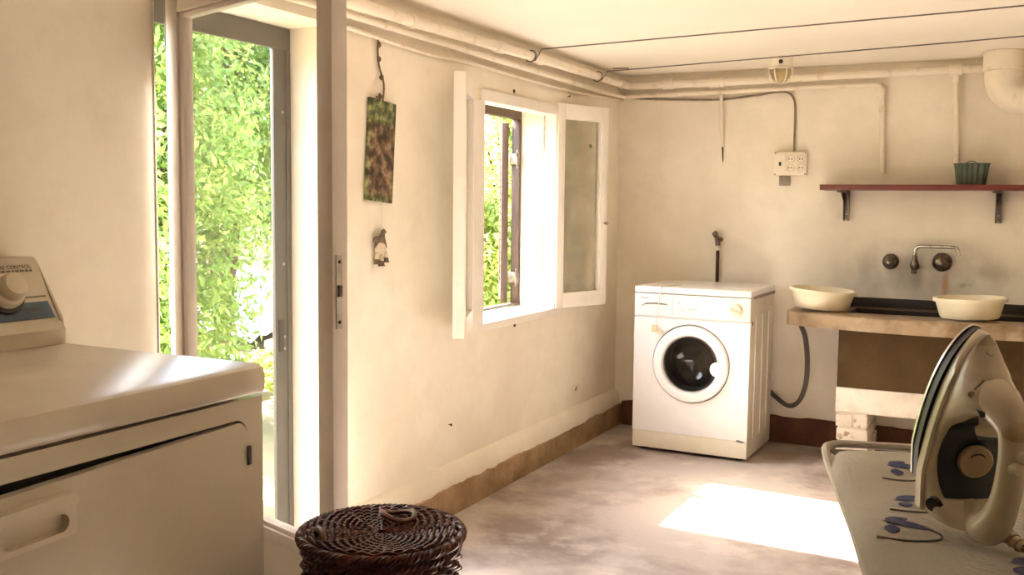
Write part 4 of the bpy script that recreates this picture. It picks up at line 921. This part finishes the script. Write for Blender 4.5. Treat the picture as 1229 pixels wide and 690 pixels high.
# the leaf print follows the cloth
def leaf_print(pts, m_='bluecloth', n_='leaf_print'):
    bm = B(); vs = [bm.verts.new(bp(u, v, ztop(u, v)+0.0012)) for u, v in pts]; bm.faces.new(vs); obj(n_, bm, m_, cv, smooth=False)
def lens(u0, v0, ang, L_, w_, bend=0.0, n=10):
    P = []; ca, sa = math.cos(ang), math.sin(ang)
    for s in (1, -1):
        for i in range(n):
            q = i/n if s == 1 else 1-i/n
            x = q*L_; y = s*w_*max(0.0, math.sin(PI*q))**0.8 + bend*math.sin(PI*q)
            P.append((u0 + x*ca - y*sa, v0 + x*sa + y*ca))
    return P
def stem(pts): bmx = B(); tube(bmx, smooth_path([bp(u, v, ztop(u, v)+0.0008) for u, v in pts], 5), 0.0016, 5); obj('stem_print', bmx, 'greycloth', cv)
rnd = random.Random(11)
for (u0, v0, a) in ((0.12, 0.085, 1.5), (0.30, 0.070, 1.45), (0.43, 0.035, 1.3), (0.56, 0.16, 1.2), (0.72, 0.08, 1.7), (0.07, 0.26, 1.9), (0.27, 0.28, 1.1), (0.45, 0.27, 1.6), (0.62, 0.30, 2.0), (0.86, 0.2, 1.4), (1.0, 0.12, 1.0)):
    leaf_print(lens(u0, v0, a, 0.062, 0.012, 0.005)); leaf_print(lens(u0-0.004, v0+0.004, a+0.75, 0.036, 0.011)); leaf_print(lens(u0+0.014, v0+0.012, a-1.5, 0.034, 0.010))
    stem([(u0+0.004, v0+0.05), (u0+0.03, v0+0.068), (u0+0.055, v0+0.06), (u0+0.07, v0+0.02), (u0+0.065, v0-0.015)])
# folding legs
for s, va, vb in ((1, 0.07, 0.29), (-1, 0.09, 0.27)):
    ua, ub = (0.22, 1.05) if s == 1 else (1.0, 0.28)
    for v in (va, vb): obj('leg', one(tube, [bp(ua, v, BZ-0.036), bp(ub, v, 0.014)], 0.011, 10), 'steel', t)
    obj('leg_foot', one(tube, [bp(ub, va-0.05, 0.012), bp(ub, vb+0.05, 0.012)], 0.012, 10), 'black', t)
    obj('leg_crossbar', one(tube, [bp(ua, va, BZ-0.042), bp(ua, vb, BZ-0.042)], 0.007, 8), 'steel', t)

# the iron, standing on its heel: L up, Hd away from the sole, Wd across
ANG, LEAN = math.radians(29), math.radians(11)
ic = V(1.958, 1.432, 0)
tc_ = (CAM - ic); tc_.z = 0; tc_.normalize(); rt = V(-tc_.y, tc_.x, 0)
Hh0 = tc_*math.cos(ANG) + rt*math.sin(ANG); Lv = V(0, 0, 1)*math.cos(LEAN) + Hh0*math.sin(LEAN); Hv = Hh0*math.cos(LEAN) - V(0, 0, 1)*math.sin(LEAN)
Wv = Lv.cross(Hv); ibase = ic + V(0, 0, BZ + 0.0345)
mi = Matrix(((Wv.x, Hv.x, Lv.x, ibase.x), (Wv.y, Hv.y, Lv.y, ibase.y), (Wv.z, Hv.z, Lv.z, ibase.z), (0, 0, 0, 1)))
t = iron = thing('steam_iron', 'ivory steam iron with dark tank standing on its heel on ironing board', 'iron', mtx=mi)
IL = 0.246
def sole_w(s): return 0.060*max(0.0, (1-max(0, s)**2.3))**0.62 * (0.90 + 0.10*min(1, s/0.22))
ST = [0, 0.02, 0.04] + [0.06 + 0.025*i for i in range(34)] + [0.91, 0.935, 0.955, 0.97, 0.982, 0.994]
def slab(bm, h0, h1, inset, l0=0.0, edge=0.0):
    P = [(sole_w(s)-inset if sole_w(s) > inset else 0.0008, l0 + s*(IL-l0-inset*0.8)) for s in ST]
    poly = [(x, l) for x, l in P] + [(0, l0 + IL-l0-inset*0.6)] + [(-x, l) for x, l in reversed(P)]
    prism(bm, poly, (1, 0, 0), (0, 0, 1), (0, h1-h0, 0), (0, h0, 0))
bm = B(); slab(bm, -0.004, 0.0, 0.0, 0.040); obj('sole_plate', bm, 'steel', t, local=True)
bm = B(); slab(bm, 0.0, 0.013, 0.0015, 0.038); obj('heat_shield', bm, 'black', t, local=True)
# body loft: skirt, groove, dome
def body_h(s):
    # height of the dome along the length: low behind (tank), rising into the nose root, falling to the tip
    K = [(0, 0.092), (0.05, 0.082), (0.12, 0.054), (0.35, 0.046), (0.50, 0.050), (0.60, 0.078), (0.66, 0.100), (0.72, 0.094), (0.80, 0.070), (0.88, 0.050), (0.94, 0.034), (1.0, 0.018)]
    for (a, x), (b_, y) in zip(K, K[1:]):
        if s <= b_:
            q = (s-a)/(b_-a); q = q*q*(3-2*q); return x + (y-x)*q
    return K[-1][1]
def section(s, n=13):
    w = max(sole_w(s)-0.003, 0.002); h = body_h(s)
    half_ = [(w, 0.013), (w+0.0015, 0.020), (w+0.001, 0.029), (w*0.955, 0.0315), (w*0.93, 0.0305), (w*0.915, 0.033)]
    hs = 0.033
    for i in range(1, n+1):
        a = PI/2*i/n
        half_.append((w*0.915*max(0.0, math.cos(a))**0.75, hs + max(h-hs, 0.002)*math.sin(a)**0.9))
    full = half_ + [(-x, y) for x, y in reversed(half_[:-1])]
    return full
bm = B(); rings = []
for s in [0.0, 0.012] + ST[1:]:
    inset = 1.0 if s > 0 else 0.93
    rings.append([bm.verts.new((x*inset, y if s > 0 else 0.013+(y-0.013)*0.95, s*IL)) for x, y in section(s)])
for a, b_ in zip(rings, rings[1:]):
    for k in range(len(a)-1): bm.faces.new((a[k], a[k+1], b_[k+1], b_[k]))
    bm.faces.new((a[-1], a[0], b_[0], b_[-1]))
bm.faces.new(rings[0][::-1]); bm.faces.new(rings[-1])
bd = obj('iron_body', bm, 'iron', t, local=True)
# dark tank top: a shell just above the dome between heel and nose
def surf(x, s):
    w_, h_ = max(sole_w(s)-0.003, 0.002), body_h(s)
    c = min(1, abs(x)/(w_*0.915)); cosa = c**(1/0.75); sina = math.sqrt(max(0, 1-cosa*cosa))
    return V(x, 0.033 + max(h_-0.033, 0.002)*sina**0.9, s*IL)
bm = B(); rows = []
for i in range(23):
    q = i/22; s = 0.12 + 0.55*q
    lf = -0.050*max(0.03, math.sin(PI*min(1, 0.10+q*0.90)))**0.32*(1-0.22*q); rtx = 0.050*max(0.03, math.sin(PI*min(1, 0.10+q*0.90)))**0.32*(1-0.22*q)
    if q > 0.62:
        e_ = (q-0.62)/0.38; rin = -0.004-0.026*e_; rows.append([surf(lf + (rin-lf)*j/8, s) + V(0, 0.0025, 0) for j in range(9)] + [surf(rin, s)]*8)
    else: rows.append([surf(lf + (rtx-lf)*j/16, s) + V(0, 0.002, 0) for j in range(17)])
rows = [[bm.verts.new(p_) for p_ in r_] for r_ in rows]
for a, b_ in zip(rows, rows[1:]):
    for k in range(16):
        try: bm.faces.new((a[k], a[k+1], b_[k+1], b_[k]))
        except ValueError: pass
bmesh.ops.remove_doubles(bm, verts=bm.verts, dist=1e-5)
obj('water_tank', bm, 'tank', t, local=True)
dc = V(-0.002, 0.050, 0.33*IL)
dl_ = obj('temperature_dial', one(lathe, [(0.021, -0.002), (0.022, 0.006), (0.020, 0.009), (0, 0.010)], dc, (-0.12, 1, 0), 28), 'iron_thumb', t, local=True)
obj('dial_mark', one(tube, arc(dc + V(-0.0015, 0.0105, 0.006), 0.010, 0.3, PI-0.3, 8, (1, 0, 0), (0, 0, 0.7)), 0.0011, 5), 'black', dl_, local=True)
# handle: from the nose root back over the tank and down to the heel
hpts = [V(0, 0.050, 0.70*IL), V(0, 0.080, 0.690*IL), V(0, 0.103, 0.655*IL), V(0, 0.117, 0.60*IL), V(0, 0.123, 0.50*IL), V(0, 0.125, 0.38*IL), V(0, 0.123, 0.26*IL), V(0, 0.116, 0.15*IL), V(0, 0.104, 0.065*IL), V(0, 0.088, 0.035*IL), V(0, 0.066, 0.050*IL), V(0, 0.038, 0.070*IL)]
hr = [0.030, 0.027, 0.0215, 0.0175, 0.0165, 0.0165, 0.017, 0.0195, 0.0215, 0.0215, 0.018, 0.013]
hpp = smooth_path(hpts, 5); hrr = []
for i in range(len(hpp)):
    q = i/5; k = min(int(q), len(hr)-2); hrr.append(hr[k]+(hr[k+1]-hr[k])*(q-k))
hnd = obj('handle', one(tube, hpp, hrr, 18, flat=1.0), 'iron', t, local=True)
obj('thumb_rest', one(lathe, [(0, 0.010), (0.010, 0.009), (0.016, 0.004), (0.018, -0.004)], (0, 0.124, 0.625*IL), (0, 0.85, 0.5), 22), 'iron_thumb', t, local=True)
for dx, l in ((0.002, 0.52), (-0.003, 0.455)):
    obj('steam_button', one(lathe, [(0, 0.013), (0.007, 0.012), (0.009, 0.008), (0.009, -0.01)], (dx, 0.135, l*IL), (0, 1, 0.1), 16), 'iron', t, local=True)
obj('spray_nozzle', one(lathe, [(0, 0.006), (0.004, 0.006), (0.006, 0.002), (0.007, -0.006)], (0.0, 0.040, 0.90*IL), (0, 0.8, 0.6), 12), 'iron', t, local=True)
obj('emblem', one(lathe, [(0, 0.0008), (0.0045, 0.0008), (0.0045, -0.003), (0, -0.003)], surf(-0.030, 0.725)+V(0, 0.001, 0), (-0.55, 0.8, 0.1), 14), 'greyprint', bd, local=True)
obj('wordmark', one(tube, [surf(-0.0275, 0.75)+V(0, 0.0008, 0), surf(-0.022, 0.775)+V(0, 0.0008, 0), surf(-0.0165, 0.80)+V(0, 0.0008, 0)], 0.0012, 5), 'greyprint', bd, local=True)
obj('heel_window', one(lathe, [(0, 0.0015), (0.010, 0.001), (0.012, -0.002)], surf(-0.046, 0.075), (-0.75, 0.6, -0.1), 16), 'black', bd, local=True)
# cord leaving the heel through its stiffener
cs = obj('cord_sleeve', one(tube, [V(0.012, 0.096, 0.052*IL), V(0.018, 0.118, 0.040*IL), V(0.022, 0.142, 0.040*IL)], [0.0115, 0.0085, 0.0068], 12), 'iron', t, local=True)
for k in range(4):
    q = V(0.0145, 0.106, 0.046*IL).lerp(V(0.0205, 0.136, 0.040*IL), k/3); obj('sleeve_ring', one(lathe, [(0.0075, -0.0018), (0.0105-0.0006*k, -0.001), (0.0105-0.0006*k, 0.001), (0.0075, 0.0018)], q, (0.2, 1, -0.05), 12), 'iron_thumb', cs, local=True)
pp = [mi @ V(0.022, 0.140, 0.040*IL), mi @ V(0.026, 0.155, 0.050*IL), mi @ V(0.05, 0.165, 0.09*IL), mi @ V(0.068, 0.150, 0.25*IL), mi @ V(0.080, 0.125, 0.55*IL), mi @ V(0.115, 0.115, 0.70*IL), mi @ V(0.18, 0.13, 0.45*IL), mi @ V(0.23, 0.14, -0.2*IL), mi @ V(0.26, 0.14, -1.2*IL), mi @ V(0.30, 0.12, -2.2*IL), V(2.45, 1.30, 0.05), V(2.6, 1.4, 0.008), V(3.2, 1.5, 0.008)]
bm = B(); tube(bm, [INV[iron.name] @ p for p in smooth_path(pp, 8)], 0.0046, 8); obj('power_cord', bm, 'cordcloth', t, local=True)

# ================================================================== HANGING PRINT AND ORNAMENT
rot = -0.073
mp_ = Matrix.Translation((0.012, 2.953, 1.442)) @ Matrix.Rotation(rot, 4, 'X') @ Matrix.Rotation(0.0, 4, 'Y')
t = thing('hanging_picture', 'tall narrow picture of brown carvings under green leaves, hung from twine', 'picture', mtx=mp_)
obj('picture_board', one(box, -0.008, 0.004, -0.081, 0.081, -0.178, 0.178, 0.001), 'print', t, local=True)
bm = B(); pts = [mp_ @ V(0.0, 0.0, 0.176), V(0.012, 2.972, 1.68), V(0.010, 2.945, 1.74), V(0.010, 2.938, 1.79), V(0.012, 2.936, 1.832)]
tube(bm, smooth_path(pts, 4), 0.0035, 6)
for q, tt in ((V(0.014, 2.940, 1.81), 0), (V(0.014, 2.940, 1.76), 1), (V(0.014, 2.955, 1.70), 0)): lathe(bm, [(0, -0.012), (0.007, -0.005), (0.008, 0.004), (0, 0.012)], q, (0, 0.2, 1), 8)
obj('twine', bm, 'twine', t)
bm = B()
rnd = random.Random(4)
for k in range(7):
    a = rnd.uniform(-1.2, 1.2); p0 = mp_ @ V(0.006, -0.035, 0.170); tube(bm, [p0, p0 + V(0.006, -0.012*math.sin(a)-0.006, 0.024*math.cos(a)), p0 + V(0.008, -0.026*math.sin(a)-0.008, 0.030*math.cos(a))], [0.003, 0.005, 0.001], 5)
obj('dried_sprig', bm, 'twine', t)
OC = V(0.011, 2.948, 1.108)
t = thing('horse_ornament', 'little horse figure over a pale crescent with three hanging bells on wall', 'ornament', OC - V(0, 0, 0.06))
horse = [(-0.033, 0.022), (-0.030, 0.034), (-0.020, 0.036), (-0.004, 0.034), (0.004, 0.040), (0.008, 0.056), (0.016, 0.060), (0.026, 0.050), (0.024, 0.044), (0.017, 0.047), (0.015, 0.036), (0.018, 0.022), (0.030, -0.006), (0.027, -0.008), (0.012, 0.012), (-0.006, 0.015), (-0.016, 0.012), (-0.028, -0.006), (-0.031, -0.006), (-0.024, 0.014), (-0.028, 0.022), (-0.036, 0.016)]
bm = B(); prism(bm, horse, (0, 1.25, 0), (0, 0, 1), (0.008, 0, 0), OC); es = [e_ for e_ in bm.edges if abs(e_.verts[0].co.x-e_.verts[1].co.x) < 1e-6]
bmesh.ops.bevel(bm, geom=es, offset=0.0015, segments=1, affect='EDGES'); obj('horse_figure', bm, 'pewter', t)
bm = B(); prism(bm, [(0.031*math.cos(a), 0.021*math.sin(a)) for a in [2*PI*k/24 for k in range(24)]], (0, 1, 0), (0, 0, 1), (0.007, 0, 0), OC + V(0, 0, -0.010)); obj('crescent_disc', bm, 'bellpaint', t)
for y, z, l in ((-0.026, -0.024, 0.040), (0.0, -0.030, 0.042), (0.028, -0.020, 0.040)):
    bl_ = obj('bell', one(lathe, [(0, 0), (0.005, -0.002), (0.008, -l*0.5), (0.013, -l), (0.010, -l), (0, -l*0.6)], OC + V(0.007, y, z), (0, 0, 1), 14), 'belldark', t)
    obj('bell_glaze', one(lathe, [(0.0055, -0.002), (0.0088, -l*0.5), (0.0092, -l*0.55)], OC + V(0.007, y, z), (0, 0, 1), 14), 'bellpaint', bl_)
obj('thread', one(tube, [OC + V(0.004, 0.008, 0.056), OC + V(0.006, 0.0, 0.16)], 0.0008, 5), 'cordwhite', t)
# small cable outlet low on the left wall and a few old nails
t = thing('wall_outlet', 'small round aerial outlet with dark hole low on wall near corner', 'outlet', (0.0, 4.775, 0.29))
obj('outlet_ring', one(lathe, [(0.010, 0), (0.022, 0), (0.020, 0.007), (0.012, 0.008), (0.010, 0.002)], (0, 4.775, 0.292), (1, 0, 0), 18), 'pipe', t)
obj('outlet_hole', one(lathe, [(0, 0.001), (0.011, 0.001), (0.011, 0.003), (0, 0.003)], (0, 4.775, 0.292), (1, 0, 0), 12), 'black', t)
for y, z, lab in ((4.62, 1.80, 'old dark nail in wall above the open window pane'), (3.46, 0.36, 'old dark nail low in wall between door and window')):
    tag(recenter(obj('nail', one(lathe, [(0.002, 0), (0.002, 0.01), (0.006, 0.011), (0.006, 0.013), (0, 0.014)], (0, y, z), (1, 0, 0), 8), 'rust')), lab, 'nail')

# ================================================================== THE GARDEN OUTSIDE
GZ = -0.12
def ground_h(x, y): return GZ + 0.10*math.sin(x*0.9+y*0.4)*min(1, max(0, -x-1.2)/2) + max(0, -x-3.5)*0.05
bm = B(); NX, NY = 40, 46; g = [[bm.verts.new((x, y, ground_h(x, y))) for y in [-6 + 30*j/NY for j in range(NY+1)]] for x in [-0.26 - 24*(i/NX)**1.6 for i in range(NX+1)]]
for i in range(NX):
    for j in range(NY): bm.faces.new((g[i][j], g[i][j+1], g[i+1][j+1], g[i+1][j]))
o = obj('garden_ground', bm, 'soil', kind='structure')
o = obj('rear_ground', one(box, -8, 12, -22, WY0-T, GZ-0.1, GZ), 'ext', smooth=False, kind='structure')
def leaf_mesh(name, m, parent, centers, size, rnd, n_per):
    """many small two-faced leaves scattered over lumps"""
    vs, fs = [], []
    for (c, rad) in centers:
        for _ in range(n_per):
            d = Vector((rnd.gauss(0, 1), rnd.gauss(0, 1), rnd.gauss(0, 1))).normalized()
            p = Vector(c) + Vector((d.x*rad[0], d.y*rad[1], d.z*rad[2]))*(rnd.random()**0.35)
            nn = (d + Vector((rnd.gauss(0, .6), rnd.gauss(0, .6), rnd.gauss(0, .6)+0.5))).normalized(); u, v = frame_of(nn)
            a = rnd.uniform(0, 2*PI); uu = u*math.cos(a)+v*math.sin(a); vv = nn.cross(uu); s = size*rnd.uniform(0.6, 1.35)
            b_ = len(vs)
            vs += [p - uu*s, p + vv*s*0.42 + nn*s*0.12, p + uu*s, p - vv*s*0.42 + nn*s*0.12]
            fs += [(b_, b_+1, b_+2), (b_, b_+2, b_+3)]
    me = bpy.data.meshes.new(name); inv = INV[parent.name]; me.from_pydata([inv @ v for v in vs], [], fs); me.materials.append(M[m])
    o = bpy.data.objects.new(name, me); COL.objects.link(o); o.parent = parent; o['kind'] = 'stuff'; return o
def shrub(name, label, base, hgt, rx, ry, m, size, n, seed, lumps=16, cat='shrub', low=0.1):
    rnd = random.Random(seed); x, y = base; z = ground_h(x, y)
    t = thing(name, label, cat, (x, y, z))
    C_ = []
    for k in range(lumps):
        q = (k+0.5)/lumps; zz = z + hgt*(low + (1-low)*q*0.92); f = math.sqrt(max(0.15, 1-(2*q-0.9)**2*0.75))
        a = k*2.4; rr_ = 0.55*f
        C_.append(((x + rx*rr_*math.cos(a), y + ry*rr_*math.sin(a), zz), (rx*0.62*f, ry*0.62*f, hgt*0.16)))
    leaf_mesh('foliage', m, t, C_, size, rnd, n//lumps)
    bm = B()
    for k in range(5):
        a = k*1.3+seed; tube(bm, smooth_path([V(x, y, z-0.02), V(x+rx*0.15*math.cos(a), y+ry*0.15*math.sin(a), z+hgt*0.35), V(x+rx*0.5*math.cos(a), y+ry*0.5*math.sin(a), z+hgt*0.8)], 4), [0.03*hgt/2]*4+[0.018*hgt/2]*4+[0.006], 6)
    obj('branches', bm, 'bark', t)
    return t
shrub('garden_shrub', 'tall dense bright green shrub filling most of the doorway', (-2.75, 4.42), 3.3, 0.80, 0.66, 'leafA', 0.030, 34000, 1, 24, low=0.02)
shrub('garden_shrub', 'leafy green shrub close outside the door hinge', (-1.75, 3.05), 2.2, 0.55, 0.5, 'leafA', 0.032, 8000, 2, 14, low=0.02)
shrub('garden_shrub', 'bright green shrub leaning over the rubble behind tall shrub', (-4.5, 7.0), 3.7, 0.95, 0.95, 'leafA', 0.042, 15000, 3, 16, low=0.40)
shrub('low_plant', 'low yellow-green plant in front of the rubble', (-2.45, 5.50), 0.42, 0.34, 0.34, 'leafB', 0.05, 1100, 4, 7, cat='plant')
shrub('low_plant', 'low leafy plant beside the grey door frame', (-3.1, 5.45), 0.36, 0.30, 0.22, 'leafA', 0.05, 900, 5, 7, cat='plant')
shrub('garden_shrub', 'yellow-green shrub right outside the window', (-2.2, 8.05), 1.40, 0.75, 0.75, 'leafB', 0.036, 13000, 6, 16, low=0.02)
shrub('garden_shrub', 'loose yellow-green bush beyond the window shutter', (-2.9, 9.85), 2.5, 0.7, 0.7, 'leafB', 0.04, 9000, 7, 16, low=0.05)
shrub('garden_tree', 'dark tree crown high behind the tall shrub', (-7.5, 11.4), 4.6, 1.5, 1.6, 'leafD', 0.08, 7000, 8, 16, cat='tree', low=0.25)
shrub('garden_tree', 'dark hedge tree far behind the tall shrub', (-9.5, 8.0), 4.2, 1.5, 1.5, 'leafD', 0.08, 7000, 9, 16, cat='tree', low=0.1)
# palm whose fronds show in the window
t = thing('garden_palm', 'small palm with arching fronds beyond the window', 'palm', (-5.2, 13.2, ground_h(-5.2, 13.2)))
pz0 = ground_h(-5.2, 13.2); crown = V(-5.2, 13.2, pz0+1.7)
obj('trunk', one(tube, [V(-5.2, 13.2, pz0-0.05), crown], [0.16, 0.12], 10), 'bark', t)
for k in range(14):
    a = k*2*PI/14; d = V(math.cos(a), math.sin(a), 0); L_ = 1.25; bm = B()
    sp_ = [crown + d*L_*s + V(0, 0, 0.75*s-1.05*s*s) for s in [i/10 for i in range(11)]]
    tube(bm, sp_, 0.012, 5); sd = d.cross(V(0, 0, 1))
    for i in range(1, 11):
        for s in (-1, 1):
            p = sp_[i]; q = p + sd*s*0.30*(1-0.5*i/10) + d*0.16 - V(0, 0, 0.10); bm.faces.new([bm.verts.new(p - d*0.025), bm.verts.new(p + d*0.025), bm.verts.new(q)])
    obj('frond', bm, 'leafA', t, smooth=False)
# rubble heap, tarpaulin, blue pipe and low wall
rnd = random.Random(5); RK = []
while len(RK) < 12:
    x, y, s = -3.65 + rnd.uniform(-0.55, 0.55), 6.50 + rnd.uniform(-0.65, 0.65), rnd.uniform(0.09, 0.20)
    if all((x-a)**2 + (y-b_)**2 > (1.42*(s+c))**2 for a, b_, c in RK): RK.append((x, y, s))
    elif rnd.random() < 0.002: break
big = max(RK, key=lambda q: q[2])
for (x, y, s) in RK:
    bm = B(); bmesh.ops.create_icosphere(bm, subdivisions=2, radius=1)
    for v in bm.verts:
        f = 1 + rnd.uniform(-0.16, 0.16); v.co = V(x + v.co.x*s*1.15*f, y + v.co.y*s*f, ground_h(x, y) + s*0.62 + v.co.z*s*0.8*f)
    if (x, y, s) == big: tag(recenter(obj('rock', bm, 'rock', smooth=False)), 'largest tan rock of the rubble beyond the doorway', 'rock', 'rocks of the rubble')
    else: tag(recenter(obj('rock', bm, 'rock', smooth=False)), 'smaller tan rock among the rubble beyond the doorway', 'rock', 'rocks of the rubble')
bm = B(); NN = 14; rnd = random.Random(9)
gx, gy = -5.0, 7.9
G = [[bm.verts.new((gx + (i/NN-0.5)*1.4, gy + (j/NN-0.5)*1.5, ground_h(gx, gy) + 0.10 + 0.62*math.exp(-((i/NN-0.5)**2+(j/NN-0.5)**2)*9) + rnd.uniform(-0.03, 0.03))) for j in range(NN+1)] for i in range(NN+1)]
for i in range(NN):
    for j in range(NN): bm.faces.new((G[i][j], G[i][j+1], G[i+1][j+1], G[i+1][j]))
r_ = bmesh.ops.extrude_face_region(bm, geom=bm.faces[:])
for e_ in r_['geom']:
    if isinstance(e_, bmesh.types.BMVert): e_.co.z -= 0.006
tag(recenter(obj('tarpaulin', bm, 'sheet')), 'crumpled bluish white sheet heaped behind the rubble', 'sheet')
tag(recenter(obj('plastic_pipe', one(tube, [V(-4.12, 7.62, ground_h(-4.12, 7.62)), V(-4.24, 7.75, 0.50)], 0.022, 8), 'bluepipe')), 'short blue plastic pipe leaning on the white sheet', 'pipe')
bm = B(); box(bm, -9.5, -3.2, 10.6, 10.85, GZ-0.1, 0.95, 0.02)
tag(recenter(obj('garden_wall', bm, 'gardenwall')), 'low rendered garden wall behind the sheet and shrubs', 'wall')
